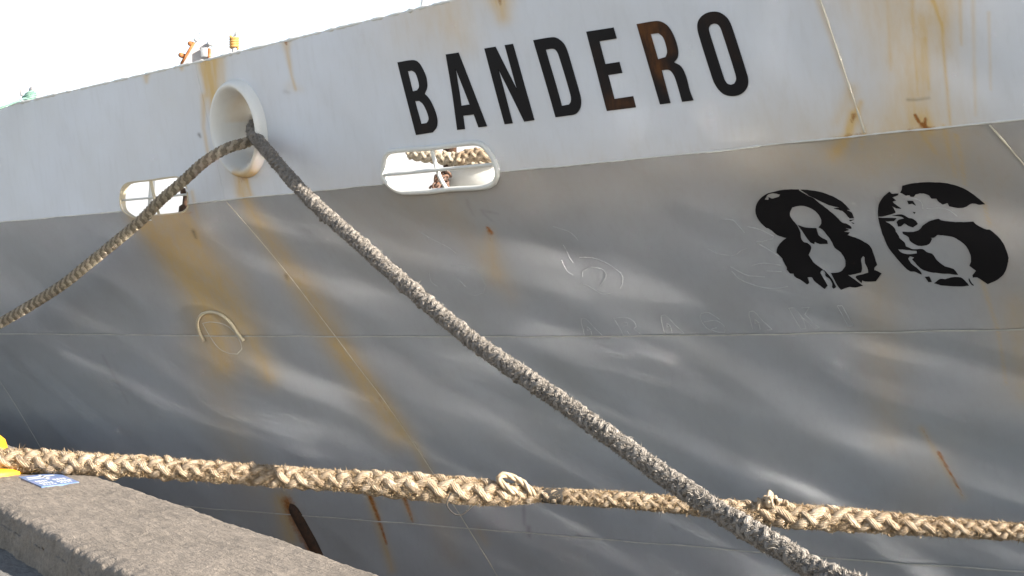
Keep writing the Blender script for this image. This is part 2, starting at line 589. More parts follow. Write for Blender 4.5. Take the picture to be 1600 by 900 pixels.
# mooring chock: ellipse on the bulwark
CS, CZ = (float(v) for v in hull_hit(np.array(377.0), np.array(201.0)))
CA, CB = .255, .335
c_ds, c_dz, c_n = hull_frame(np.array(CS), np.array(CZ))
c_ds = c_ds - c_n * (c_ds @ c_n); c_ds /= np.linalg.norm(c_ds)
c_up = np.cross(c_n, c_ds); c_up /= np.linalg.norm(c_up)
if c_up[2] < 0: c_up = -c_up
c_o = hull_raw(np.array(CS), np.array(CZ))
print('chock', c_o, c_n, c_up)
_th = np.linspace(0, 2 * np.pi, 48, endpoint=False)
ell = c_o + .88 * (CA * np.cos(_th)[:, None] * c_ds + CB * np.sin(_th)[:, None] * c_up)
CHOCK_HOLE = np.stack(project(ell), -1)
HOLES = [PORT_L, PORT_R, CHOCK_HOLE]

# stains: pixel polylines (x, y, half width), strength; they are baked onto the plates as paint wear
STAIN = [
    ([(325, 78, 17), (331, 120, 15), (336, 165, 13)], 1.0), ([(316, 92, 6), (324, 150, 3)], .5), ([(345, 84, 6), (350, 130, 4)], .35),
    ([(376, 272, 9), (378, 300, 10), (395, 335, 16), (440, 400, 20), (490, 480, 24), (540, 560, 26), (620, 680, 26)], .62),
    ([(384, 275, 2.5), (392, 306, 2.5)], .7),
    ([(215, 338, 16), (255, 385, 22), (310, 455, 30), (330, 500, 34), (350, 570, 30)], .75),
    ([(265, 334, 26), (300, 385, 34), (345, 450, 40), (385, 515, 30), (420, 590, 20)], .66),
    ([(288, 330, 6), (306, 372, 10)], .4), ([(245, 338, 3), (262, 372, 2), (300, 430, 2)], .25),
    ([(320, 540, 40), (350, 640, 36), (400, 760, 40)], .22),
    ([(690, 298, 20), (700, 330, 26), (740, 380, 24), (800, 460, 20)], .22), ([(640, 302, 40), (660, 340, 40)], .18),
    ([(765, 364, 8), (768, 400, 16), (776, 430, 20)], .4),
    ([(530, 540, 14), (590, 615, 12), (650, 700, 12), (670, 740, 12)], .5),
    ([(780, -10, 22), (786, 25, 16)], .75), ([(700, 10, 50), (720, 60, 40)], .28), ([(640, 40, 60), (690, 40, 60)], .16),
    ([(1400, -20, 95), (1420, 60, 80), (1425, 120, 60), (1430, 185, 45)], .48), ([(1470, -20, 26), (1472, 70, 22)], .45),
    ([(1425, 0, 3), (1430, 90, 2.5), (1434, 150, 2)], .5), ([(1458, 0, 2.5), (1472, 40, 2), (1477, 110, 2), (1485, 196, 2)], .75),
    ([(1500, 0, 2.5), (1502, 70, 2)], .45), ([(1446, 60, 2), (1452, 140, 2)], .4), ([(1545, 20, 2), (1548, 140, 2)], .3), ([(1440, 30, 10), (1444, 150, 6)], .3),
    ([(1278, 0, 4), (1350, 208, 4)], .35), ([(1330, 140, 12), (1308, 190, 10)], .28),
    ([(1334, 178, 8), (1326, 212, 9), (1305, 238, 18)], .85), ([(1345, 160, 4), (1328, 200, 4)], .5),
    ([(1240, 220, 100), (1450, 205, 110)], .16), ([(1380, 222, 60), (1360, 246, 40)], .25),
    ([(1440, 190, 14), (1455, 206, 8)], .6), ([(1440, 206, 3), (1462, 240, 2)], .6), ([(1474, 196, 2.2), (1484, 240, 2), (1493, 275, 2)], .65),
    ([(1494, 210, 2.2), (1502, 250, 2), (1507, 288, 2)], .65), ([(1538, 318, 2), (1546, 352, 2)], .6), ([(1535, 440, 3), (1560, 520, 2.5), (1572, 600, 2)], .5),
    ([(1470, 215, 60), (1480, 260, 40)], .22), ([(760, 290, 60), (1100, 262, 70), (1580, 230, 70)], .16), ([(1560, 300, 60), (1590, 600, 60)], .18), ([(560, 330, 60), (640, 400, 60)], .12),
    ([(300, 300, 3), (309, 340, 2)], .4), ([(318, 150, 4), (318, 200, 3), (326, 245, 3)], .55), ([(1350, 205, 3), (1345, 232, 3)], .5), ([(1386, 0, 3), (1392, 110, 2)], .35), ([(1520, 0, 3), (1524, 180, 2)], .3),
    ([(1370, 455, 36), (1380, 560, 46), (1390, 680, 40)], .26), ([(1590, 480, 20), (1600, 620, 20)], .25),
    ([(1440, 670, 5), (1505, 778, 6)], .4), ([(1440, 780, 50), (1480, 700, 50)], .10),
    ([(447, 66, 7), (449, 82, 4), (456, 120, 2), (462, 140, 2)], .55), ([(228, 114, 6), (229, 128, 3)], .6), ([(283, 100, 4), (284, 108, 3)], .7),
    ([(455, 135, 10), (470, 140, 8)], .15), ([(440, 780, 14), (455, 840, 20)], .7), ([(576, 770, 6), (590, 815, 8), (612, 890, 8)], .6),
    ([(628, 772, 5), (644, 812, 7)], .5), ([(680, 790, 20), (705, 870, 24)], .2), ([(748, 830, 8), (760, 850, 8)], .25),
    ([(330, 100, 150), (335, 101, 150)], .04), ([(448, 430, 4), (452, 445, 5)], .4), ([(480, 440, 24), (520, 500, 28)], .2),
    ([(306, 364, 4), (312, 384, 4)], .4), ([(376, 284, 22), (350, 250, 50)], .10),
]
RUST = [
    ([(446, 64, 3), (448, 70, 2)], .9), ([(228, 113, 3), (229, 117, 1.5)], .9), ([(283, 96, 3), (284, 101, 2)], .9), ([(318, 92, 10), (324, 100, 8)], .35),
    ([(1334, 180, 4), (1331, 192, 3)], .7), ([(1322, 212, 6), (1345, 210, 5)], .45),
    ([(1430, 180, 2.5), (1437, 192, 3.5), (1446, 198, 4)], 1.0), ([(1446, 186, 2.5), (1444, 198, 3.5), (1455, 202, 2)], .9), ([(1420, 203, 5), (1460, 199, 4)], .4),
    ([(762, 356, 2.5), (768, 364, 3.5)], .9), ([(766, 366, 5), (766, 376, 3)], .4),
    ([(448, 784, 10), (462, 812, 12), (482, 852, 12), (495, 880, 12)], .75),
    ([(575, 768, 4), (582, 785, 4.5), (592, 812, 4), (604, 850, 2.5)], .9), ([(629, 773, 3.5), (636, 790, 4), (645, 815, 3)], .8),
    ([(1466, 706, 2.2), (1478, 728, 2.4), (1492, 752, 2), (1503, 773, 1.6)], .95), ([(1443, 672, 1.8), (1452, 690, 1.5)], .5),
    ([(592, 622, 5), (604, 640, 4)], .35), ([(560, 590, 4), (585, 612, 3)], .25), ([(300, 332, 2), (285, 334, 3)], .4), ([(215, 339, 8), (232, 338, 6)], .3),
    ([(320, 284, 0.5), (322, 285, .5)], .3), ([(378, 279, 10), (385, 280, 6)], .4),
    ([(780, -4, 5), (782, 8, 3)], .6),
]
SCRATCH = [
    ([(302, 361, 1.6), (306, 372, 1.2)], .9), ([(1418, 156, 1.0), (1432, 156, 1.5), (1452, 153, 1.2)], .5), ([(447, 430, 1.5), (448, 435, 1.2)], .8),
    ([(818, 785, 1.3), (819, 820, 1.2)], .55), ([(826, 824, 2.5), (827, 838, 2.2)], .45), ([(904, 835, 1.2), (910, 840, 1)], .35), ([(311, 210, 1.3), (313, 214, 1.2)], .9),
    ([(752, 329, .9), (770, 332, .9), (778, 334, .8)], .3), ([(730, 312, .8), (732, 322, .8), (740, 336, .8)], .3), ([(1050, 822, 1), (1056, 828, 1)], .3),
    ([(160, 555, 1), (180, 590, 1), (200, 630, .8)], .25), ([(755, 333, 1), (768, 345, 1)], .25), ([(445, 143, 3), (452, 145, 2)], .2),
]

def paint_field(px, py, defs):
    out = np.zeros(px.shape)
    for poly, st in defs:
        poly = np.array(poly, float)
        w0 = poly[:, 2].mean(); poly[:, 2] = np.sqrt(poly[:, 2] ** 2 + 1.9 ** 2); st = st * (w0 / poly[:, 2].mean()) ** .55
        wmax = poly[:, 2].max() * 2.6
        m = (px > poly[:, 0].min() - wmax) & (px < poly[:, 0].max() + wmax) & (py > poly[:, 1].min() - wmax) & (py < poly[:, 1].max() + wmax)
        if not m.any(): continue
        x, y = px[m], py[m]
        best = np.full(x.shape, 9e9)
        tot = len(poly) - 1
        for i in range(tot):
            (x1, y1, w1), (x2, y2, w2) = poly[i], poly[i + 1]
            dx, dy = x2 - x1, y2 - y1
            t = np.clip(((x - x1) * dx + (y - y1) * dy) / (dx * dx + dy * dy + 1e-9), 0, 1)
            d = np.hypot(x - x1 - t * dx, y - y1 - t * dy) / (w1 + t * (w2 - w1))
            f = (i + t) / tot
            best = np.minimum(best, d + .35 * f)
        v = st * np.exp(-best ** 2 * .9)
        out[m] = 1 - (1 - out[m]) * (1 - v)
    return out

ship = empty('ship', 'white and grey steel ship with rust streaks moored beside the quay', 'ship')

def plate(name, s0, s1, ztop, zbot, mat, fine=True, res=.0125):
    ns = max(3, int(round((s1 - s0) / (res if fine else (.06 if s0 > 0 else .15)))) + 1)
    zc = float(np.max(ztop(np.array([s0, s1])) - zbot(np.array([s0, s1]))))
    nz = max(3, int(round(zc / (res if fine else .06))) + 1)
    ss = np.linspace(s0, s1, ns); t = np.linspace(0, 1, nz)
    S = np.repeat(ss[:, None], nz, 1)
    Z = ztop(ss)[:, None] * (1 - t) + zbot(ss)[:, None] * t
    S = S.ravel(); Z = Z.ravel()
    F = grid_faces(ns, nz)
    upper = zbot is z_knuckle
    if not upper: Z2 = np.minimum(Z, z_knuckle(S) - 1e-6)
    else: Z2 = np.maximum(Z, z_knuckle(S))
    bs = beyond_stem(S, Z2)
    F = F[~bs[F].all(1)]
    if not len(F): return None
    P = hull(S, Z2)
    px, py = project(P)
    if True:
        for hole in HOLES if fine else []:
            ins = inside(px, py, hole)
            if not ins.any(): continue
            keep = ~ins[F].all(1)
            F = F[keep]
            used = np.zeros(len(P), bool); used[F.ravel()] = True
            mv = np.where(ins & used)[0]
            if len(mv):
                c = nearest_on(hole, px[mv], py[mv])
                s_, z_ = hull_hit(c[:, 0], c[:, 1])
                S[mv] = s_; Z2[mv] = z_
                P[mv] = hull(s_, z_); px[mv] = c[:, 0]; py[mv] = c[:, 1]
        used = np.zeros(len(P), bool); used[F.ravel()] = True
        remap = np.cumsum(used) - 1
        P = P[used]; px = px[used]; py = py[used]; F = remap[F]
    o = new_mesh(name, P, F, mat, ship)
    if fine:
        attr(o, 'stain', np.clip(1.2 * paint_field(px, py, STAIN), 0, 1)); attr(o, 'rust', paint_field(px, py, RUST)); attr(o, 'scratch', paint_field(px, py, SCRATCH))
    md = o.modifiers.new('thickness', 'SOLIDIFY'); md.thickness = .012; md.offset = 1.0 if False else 0.0
    md.offset = -1.0
    return o

def s_at(px, py): return float(hull_hit(np.array(float(px)), np.array(float(py)))[0])
SB0 = s_at(28, 640); SB1 = s_at(353, 313); SB3 = s_at(1546, 195); SW = s_at(1352, 209)
SLEFT, SRIGHT = -9.5, 3.9
print('butts', SB0, SB1, SB3, SW)
z_bot = lambda s: np.asarray(s) * 0 + WATER - .6
z_low = lambda s: z_seam2(s) - 1.0
cols = [(-32.0, SLEFT, False), (SLEFT, SB0, True), (SB0, SB1, True), (SB1, SB3, True), (SB3, SRIGHT, True), (SRIGHT, SEND, False)]
for a, b, fn in cols:
    plate('hull_plate', a, b, z_knuckle, z_seam1, M['grey'], fn)
    plate('hull_plate', a, b, z_seam1, z_seam2, M['grey'], fn)
    plate('hull_plate', a, b, z_seam2, z_bot, M['grey'], False) if not fn else plate('hull_plate', a, b, z_seam2, z_low, M['grey'], True)
    if fn: plate('hull_plate', a, b, z_low, z_bot, M['grey'], False)
for a, b, fn in [(-32.0, SLEFT, False), (SLEFT, SB1, True), (SB1, SW, True), (SW, SRIGHT, True), (SRIGHT, SEND, False)]:
    plate('bulwark_plate', a, b, z_top, z_knuckle, M['white'], fn, .0065 if a == SW else .0095)

# mirror side, deck, stem (closing the ship behind the visible side)
def centre_mirror(P):
    t = TV
    d = (P[..., :2] - STEM) @ t
    Q = P.copy(); Q[..., :2] = P[..., :2] - 2 * d[..., None] * t
    return Q
ss = np.linspace(-32, SEND, 90)
for nm, za, zb, mt in (('port_bulwark', z_top, z_knuckle, 'white'), ('port_side', z_knuckle, z_bot, 'grey')):
    t = np.linspace(0, 1, 14)
    S = np.repeat(ss[:, None], 14, 1); Z = za(ss)[:, None] * (1 - t) + zb(ss)[:, None] * t
    F = grid_faces(len(ss), 14); bs = beyond_stem(S, Z).ravel(); F = F[~bs[F].all(1)]
    o = new_mesh(nm, centre_mirror(hull_raw(S, Z)).reshape(-1, 3), F, M[mt], ship)
    md = o.modifiers.new('thickness', 'SOLIDIFY'); md.thickness = .012
DECK = lambda s: z_knuckle(s) - .16
Pd = hull_raw(ss, DECK(ss)) + np.r_[TV * .015, 0]
Pm = centre_mirror(Pd)
M['deck'] = paint_mat('deck_paint', (.50, .50, .48), .6)
new_mesh('deck', np.stack([Pd, Pm], 1), grid_faces(len(ss), 2), M['deck'], ship)
zz = np.linspace(0, 1, 20)
zs = float(z_knuckle(SEND)) + zz * float(z_top(SEND) - z_knuckle(SEND))
Ps = hull_raw(np.full(20, SEND), zs); Pm2 = centre_mirror(Ps)
mid = (Ps + Pm2) / 2 + np.array([TV[1], -TV[0], 0]) * .10
new_mesh('stem', np.stack([Ps, mid, Pm2], 1), grid_faces(20, 3), M['grey'], ship)

# hole edges: linings, frames, bars
def lining(name, poly, depth, mat):
    s_, z_ = hull_hit(poly[:, 0], poly[:, 1])
    a = hull(s_, z_, .0005); b = a + np.r_[NV * depth, 0]
    n = len(poly)
    V = np.stack([np.vstack([a, a[:1]]), np.vstack([b, b[:1]])], 1)
    return new_mesh(name, V, grid_faces(n + 1, 2), mat, ship)
M['trim'] = paint_mat('white_trim_paint', (.66, .66, .64), .4, .08)
M['cream'] = paint_mat('rust_tinted_paint', (.60, .52, .38), .45, .2)

def px_tube(P, r, nv=10, off=0.0, n=None, closed=False):
    P = np.asarray(P, float)
    if closed: q = P
    else: q = spline(P, n or max(8, len(P) * 8))
    s_, z_ = hull_hit(q[:, 0], q[:, 1])
    return tube_geo(hull(s_, z_, off), r, nv, closed)

lining('freeing_port_lining', PORT_L, .05, M['cream'])
port_l = MB().add(*px_tube(PORT_L, .006, 8, .0, closed=True)).build('freeing_port', M['cream'], ship)
def bar(p0, p1, r, off, mat, name, parent):
    a = H(np.array(float(p0[0])), np.array(float(p0[1])), off); b = H(np.array(float(p1[0])), np.array(float(p1[1])), off)
    return MB().tube([a * (1 - t) + b * t for t in np.linspace(0, 1, 6)], r, 10).build(name, mat, parent)
bar((188, 313.5), (292, 304), .0085, -.02, M['trim'], 'crossbar', port_l)
bar((233.5, 282), (242.5, 322), .0125, -.012, M['cream'], 'crossbar', port_l)
bar((242.5, 322), (246, 336), .0105, -.014, M['cream'], 'crossbar', port_l)

lining('freeing_port_lining', PORT_R, .03, M['trim'])
port_r = MB().add(*px_tube(PORT_R, .0165, 12, .010, closed=True)).build('freeing_port', M['trim'], ship)
bar((600.5, 273.5), (774, 256.2), .0115, .012, M['trim'], 'crossbar', port_r)
q = spline([(674.5, 231.5), (679, 250), (683, 265), (689, 281), (698, 295.5)], 24)
s_, z_ = hull_hit(q[:, 0], q[:, 1])
MB().tube(hull(s_, z_, .002), .0125, 10).build('crossbar', M['trim'], port_r)

# chock casting
M['chock'] = paint_mat('chock_paint', (.74, .735, .71), .45, .10)
def build_chock():
    prof = [(1.03, -.004), (1.022, .02), (1.005, .042), (.98, .062), (.945, .076), (.905, .080), (.865, .073), (.825, .055), (.79, .030), (.76, .0), (.735, -.035), (.71, -.08), (.69, -.14), (.675, -.21), (.67, -.32)]
    nth = 72
    th = np.linspace(0, 2 * np.pi, nth, endpoint=False)
    V = []
    for t in th:
        for rr, d in prof:
            V.append(c_o + rr * CA * math.cos(t) * c_ds + rr * CB * math.sin(t) * c_up + c_n * d)
    F = grid_faces(nth, len(prof))
    k = len(prof); j = np.arange(k - 1); a = (nth - 1) * k
    F = np.vstack([F, np.stack([a + j, a + j + 1, j + 1, j], -1)])
    V = np.array(V)
    o = new_mesh('mooring_chock', V, F, M['chock'], ship)
    px, py = project(V)
    dd = np.tile([p[1] for p in prof], nth); rr = np.tile([p[0] for p in prof], nth)
    tt = np.repeat(th, k)
    st = .9 * np.exp(-((py - 276) / 11) ** 2) * (px > 362) + .75 * np.exp(-((rr - 1.0) / .035) ** 2) * (np.cos(tt) < -.2) + .25 * np.exp(-((px - 395) / 8) ** 2) * (py > 215)
    st += .35 * np.exp(-((rr - .70) / .04) ** 2) * (np.sin(tt) > .2)
    attr(o, 'stain', np.clip(st, 0, .9)); attr(o, 'rust', .5 * np.exp(-((py - 279) / 4) ** 2) * (dd < .08))
    sc = np.zeros(len(V)); attr(o, 'scratch', sc)
build_chock()

# weld seams
M['weld_grey'] = paint_mat('weld_bead_paint', (.46, .45, .42), .3, .1)
M['weld_pale'] = paint_mat('pale_weld_paint', (.62, .57, .47), .35, .15)
def seam_z(name, zf, s0, s1, r, mat, off=.001, gap=None):
    n = int((s1 - s0) / .03)
    s_ = np.linspace(s0, s1, n)
    P = hull(s_, zf(s_) - (1e-5 if zf is z_knuckle else 0), off)
    rr = r * (1 + .25 * rng.standard_normal(n))
    V, F = tube_geo(P, np.clip(rr, r * .5, r * 1.7), 6)
    MB().add(V, F).build(name, mat, ship)
seam_z('weld_seam', z_seam1, -31, 3.2, .0036, M['weld_grey'])
seam_z('weld_seam', z_seam2, -31, 1.9, .0046, M['weld_grey'])
for a_, b_ in ((-31, s_at(187, 329.5)), (s_at(294.5, 319.5), s_at(599, 288)), (s_at(779.5, 268.5), 5.6)):
    seam_z('knuckle_bead', z_knuckle, a_, b_, .0048, M['trim'])
seam_z('bulwark_rail', z_top, -31.5, SEND - .02, .011, M['trim'], -.006)
def seam_s(sc, z0, z1, r, mat):
    n = int(abs(z1 - z0) / .025)
    z_ = np.linspace(z0, z1, n)
    P = hull(np.full(n, sc), z_, .001)
    rr = np.clip(r * (1 + .25 * rng.standard_normal(n)), r * .5, r * 1.7)
    MB().add(*tube_geo(P, rr, 6)).build('weld_seam', mat, ship)
zk = lambda s: float(z_knuckle(s))
seam_s(SB1, zk(SB1) - .01, WATER, .0023, M['weld_pale'])
seam_s(SB0, float(z_seam1(SB0)) - .16, WATER, .0022, M['weld_grey'])
seam_s(SB3, zk(SB3) - .01, WATER, .0046, M['weld_pale'])
seam_s(SW, zk(SW) + .01, float(z_top(SW)), .0056, M['weld_pale'])

# ------------------------------------------------------------------ lettering
def black_mat():
    m, nt, b = mat_new('black_letter_paint')
    co = nd(nt, 'ShaderNodeTexCoord').outputs['Object']
    n = tex_noise(nt, 5, 4, .6, co)
    c = mixc(nt, n.outputs[0], (.006, .006, .008), (.011, .010, .011))
    st = nd(nt, 'ShaderNodeAttribute', attribute_name='stain').outputs['Fac']
    sv = mapping(nt, co, (14, 14, 2.5))
    n2 = tex_noise(nt, 2.2, 5, .65, sv)
    f = mth(nt, 'MULTIPLY', st, ramp(nt, n2.outputs[0], [(.3, (.25, .25, .25)), (.7, (1, 1, 1))]), True)
    c = mixc(nt, f, c, (.115, .044, .012))  # brown tone mixed over the black in patches
    nt.links.new(c, b.inputs['Base Color'])
    b.inputs['Roughness'].default_value = .5
    b.inputs['Specular IOR Level'].default_value = .15
    return m
M['black'] = black_mat()

def decal(name, outer, holes, thick, mat, parent, off=.0015, sm=True, stain=None, label=None, jag=0.0):
    loops = [outer] + list(holes)
    L2 = []
    for q in loops:
        q = smooth_poly(q, True, 40, 4) if sm else np.asarray(q, float)
        if jag: q = q + rng.normal(0, jag, q.shape)
        L2.append(q)
    tri = tessellate_polygon([[Vector((x, y, 0)) for x, y in q] for q in L2])
    Q = np.vstack(L2)
    # subdivide interior so that the sheet follows the plate: midpoint split of long triangles
    pts = [tuple(p) for p in Q]; T = [tuple(t) for t in tri]
    for _ in range(9):
        cache = {}; T2 = []; ch = False
        def midp(a, b):
            k = (min(a, b), max(a, b))
            if k not in cache:
                pts.append(((pts[a][0] + pts[b][0]) / 2, (pts[a][1] + pts[b][1]) / 2)); cache[k] = len(pts) - 1
            return cache[k]
        def lng(a, b): return (pts[a][0] - pts[b][0]) ** 2 + (pts[a][1] - pts[b][1]) ** 2 > 144
        for a, b, c in T:
            fl = [lng(a, b), lng(b, c), lng(c, a)]
            if not any(fl): T2.append((a, b, c)); continue
            ch = True
            poly = [a] + ([midp(a, b)] if fl[0] else []) + [b] + ([midp(b, c)] if fl[1] else []) + [c] + ([midp(c, a)] if fl[2] else [])
            if len(poly) == 6:
                T2 += [(poly[0], poly[1], poly[5]), (poly[1], poly[2], poly[3]), (poly[3], poly[4], poly[5]), (poly[1], poly[3], poly[5])]
            elif len(poly) == 4: 
                # rotate so that the midpoint is first
                k = next(i for i, v in enumerate(poly) if v not in (a, b, c))
                p = poly[k:] + poly[:k]
                T2 += [(p[0], p[1], p[2]), (p[0], p[2], p[3])]
            else:
                k = next(i for i, v in enumerate(poly) if v in (a, b, c) and poly[i - 1] not in (a, b, c) and poly[(i + 1) % 5] not in (a, b, c))
                p = poly[k:] + poly[:k]
                T2 += [(p[0], p[1], p[4]), (p[1], p[2], p[4]), (p[2], p[3], p[4])]
        T = T2
        if not ch: break
    pts = np.array(pts)
    s_, z_ = hull_hit(pts[:, 0], pts[:, 1])
    top = hull(s_, z_, off + thick); bot = hull(s_, z_, off - .004)
    n = len(pts)
    F = []
    for a, b, c in T:
        d1 = pts[b] - pts[a]; d2 = pts[c] - pts[a]
        F.append((a, b, c) if d1[0] * d2[1] - d1[1] * d2[0] < 0 else (a, c, b))
    # rim
    ec = {}
    for f in F:
        for i in range(3):
            e = (f[i], f[(i + 1) % 3]); ec[e] = 1
    rim = [(a, b) for a, b in ec if (b, a) not in ec]
    F += [(b, a, a + n, b + n) for a, b in rim]
    o = new_mesh(name, np.vstack([top, bot]), F, mat, parent, smooth=False)
    if stain is not None:
        v = paint_field(pts[:, 0], pts[:, 1], stain); attr(o, 'stain', np.r_[v, v])
    if label: o['label'] = label
    return o

LET = {
 'B': ([(621.9,97.3),(643.8,93.8),(652.7,96.4),(660.7,108),(666.5,122.2),(667.8,136.4),(664.2,146.6),(671.3,154.2),(679.3,170.2),(683.8,186.2),(682.9,198.7),(676.7,206.7),(650.9,210.8)],
       [[(637.9,111.2),(644.7,110.1),(650,114.2),(654.4,125.8),(655.9,135.6),(652.7,140.9),(645.6,142.5)], [(649.1,158.1),(656.2,157.4),(662.4,163.1),(668.7,176.4),(670.8,186.2),(667.8,191.9),(658.9,193.3)]]),
 'A': ([(697.5,84.9),(716.7,82),(760.8,197.4),(748,199),(740.3,178.8),(723.2,180.9),(726.6,201.7),(714.9,202.9)], [[(711.9,105.9),(733.6,163.1),(720.2,165.2)]]),
 'N': ([(757.6,75.6),(774.4,72.8),(809,142),(789.2,70.3),(801.6,68.4),(835,187.6),(820,190),(778.9,106.6),(801.6,192.4),(789.2,194)], []),
 'D': ([(834.4,62.6),(864,58),(873,61),(882,70),(888,84),(907,146),(909,158),(907,170),(900,178),(888,180.4),(868.4,183.2)],
       [[(853.4,77.6),(864,76),(869,78),(873.6,86),(892.4,148),(893,158),(890,163),(878,165.2)]]),
 'E': ([(916.4,49.4),(959,42.8),(964,60),(936.8,64.4),(946,100),(968,96.6),(972.4,114),(950.4,117.4),(960.4,154.4),(989,150.2),(993.4,167.6),(949.6,173.2)], []),
 'R': ([(995.6,37.4),(1024,32.8),(1034,34.4),(1044,42),(1053,58),(1059,78),(1058.4,90),(1053,97.4),(1064,104),(1072,120),(1078,142),(1084,156.6),(1066.4,159),(1062,144),(1055,122),(1050,113),(1044,109),(1033.6,110),(1047.4,161),(1031.2,163.2)],
       [[(1017,53.2),(1029,51.6),(1036,58),(1041,72),(1042.4,82),(1040,89),(1028,92.6)]]),
 'O': ([(1090,40),(1093,30),(1102,21.6),(1114,18),(1126,19.6),(1138,29),(1146,46),(1168,116),(1169.6,128),(1167,138),(1158,147),(1144,150),(1130,146),(1118,132),(1111,114),(1092,54)],
       [[(1108,44),(1111,38.4),(1118,36.6),(1124,39),(1129,48),(1150,116),(1151,124),(1148,130.4),(1142,132.4),(1136,130),(1131,121),(1110,54)]]),
}
LBROWN = [([(1005, 40, 18), (1018, 70, 16), (1030, 110, 14)], 1.0), ([(1030, 40, 14), (1050, 80, 9)], .75), ([(1036, 110, 10), (1042, 140, 8)], .45), ([(960, 163, 14), (990, 160, 12)], .6),
          ([(1110, 25, 20), (1150, 90, 12)], .13), ([(930, 80, 14), (950, 150, 12)], .08), ([(665, 200, 10), (670, 170, 10)], .1)]
for ch in 'BANDERO':
    o, hs = LET[ch]
    decal('letter_' + ch.lower(), o, hs, .004, M['black'], ship, stain=LBROWN, label=('brown-patched black letter R' if ch == 'R' else None))

EIGHT = [(1249,298),(1247.8,296.2),(1232.2,296.2),(1220,297.2),(1206.7,300.6),(1197.8,303.3),(1188.9,309.4),(1183.3,316.7),(1180.8,326.7),(1182.2,335.6),(1187.8,345.6),(1196.7,354.4),(1203.3,357.8),(1214.4,366.7),(1228.9,372),
 (1222.2,376.7),(1216.7,383.3),(1213.9,391.1),(1214.4,394.4),(1222.2,402.2),(1224.4,407.8),(1229.8,417.8),(1229.4,420.6),(1234.4,426.7),(1240,427.2),(1242.2,432.2),(1252.2,437.8),(1261.1,444.4),(1264.4,442.2),(1261.7,432.8),(1268.9,432.8),(1273.3,438.9),(1282.2,446.1),(1288.9,451.1),(1293.3,445.6),(1287.8,436.7),(1281.7,426.7),(1282.8,423.3),(1286.0,422.0),(1284.4,420.6),
 (1271,410),(1263.3,398.9),(1267.2,388.9),(1266.7,384.4),(1261,380),(1255.6,378.9),(1252.2,374.4),(1248.9,360),(1243.9,351.1),(1234.4,338.9),(1234.2,332.2),(1237.8,324.4),(1247.8,321.7),(1258.9,322.2),(1270,326.7),(1278.9,334.4),(1283.3,343.3),(1282.8,350),(1278.8,355.2),
 (1284.4,358),(1292.2,367),(1300,377.8),(1304.4,386.7),(1314.4,394.4),(1321,406.7),(1321,415.6),(1313.3,424.4),(1298.6,426.8),(1308.9,445.6),(1314.4,452),(1327.8,447.8),(1335.6,448.9),(1348.3,446.1),(1324.4,429.0),(1328.9,429.2),(1345.6,425.6),(1347.2,418.9),(1345.6,404.4),(1348.9,399.4),(1351,401),(1352.2,411),(1356,418.9),(1356.7,425.6),(1337.8,431),(1336.7,433.3),(1346.7,442.2),(1347.2,437.8),(1352.2,439.4),(1368.9,438.9),(1377.8,426.7),(1368.9,422.2),(1366,421.7),(1366.7,417.8),(1370.6,413.3),(1366.7,401),(1360,384.4),(1351,377.8),(1340,372.2),(1324.4,367.2),
 (1327.8,362.8),(1318.3,361.7),(1326.7,358.9),(1321,356),(1330.6,356.7),(1330.6,353.9),(1323.3,349.4),(1316,347.2),(1308.9,340),(1293.3,326.7),(1282.2,318.3),(1270,308.9),(1264.4,306.7)]
EIGHT_HOLE = [(1200,303.9),(1207.8,301.8),(1218.9,303.9),(1216.7,307.8),(1208.9,310),(1205.6,310.6),(1200.6,307.8),(1201,312.2),(1194.4,312.4),(1197.2,307.8)]
EIGHT_BITS = [
 [(1251,296.5),(1264.4,297.2),(1281,300),(1292.2,303.6),(1306.7,310),(1318.9,318.3),(1327.8,327.8),(1322,327.8),(1330.6,332.2),(1334.4,340.2),(1327.8,340.6),(1324.4,337.2),(1317.8,330),(1313,328.3),(1303,325),(1313.3,324.3),(1295.6,320),(1281,313.3),(1264.4,305.2)],
 [(1246.7,352.2),(1258.9,356),(1275.6,356.7),(1276.7,362),(1280,368.9),(1292.2,375.6),(1293.3,380.6),(1280,381),(1273.3,377.8),(1272.2,381.7),(1265.6,378.3),(1253.3,361)],
 [(1286.7,421.7),(1292.2,426.7),(1300,435.6),(1306.7,447.8),(1303.3,450.6),(1300.6,448.3),(1300.6,442.2),(1296.7,435.6),(1290,431),(1289.4,425.6)],
 [(1327,343.5),(1334.5,342.8),(1329,345.5)], [(1331,346.8),(1335,348.6),(1333,349)]]
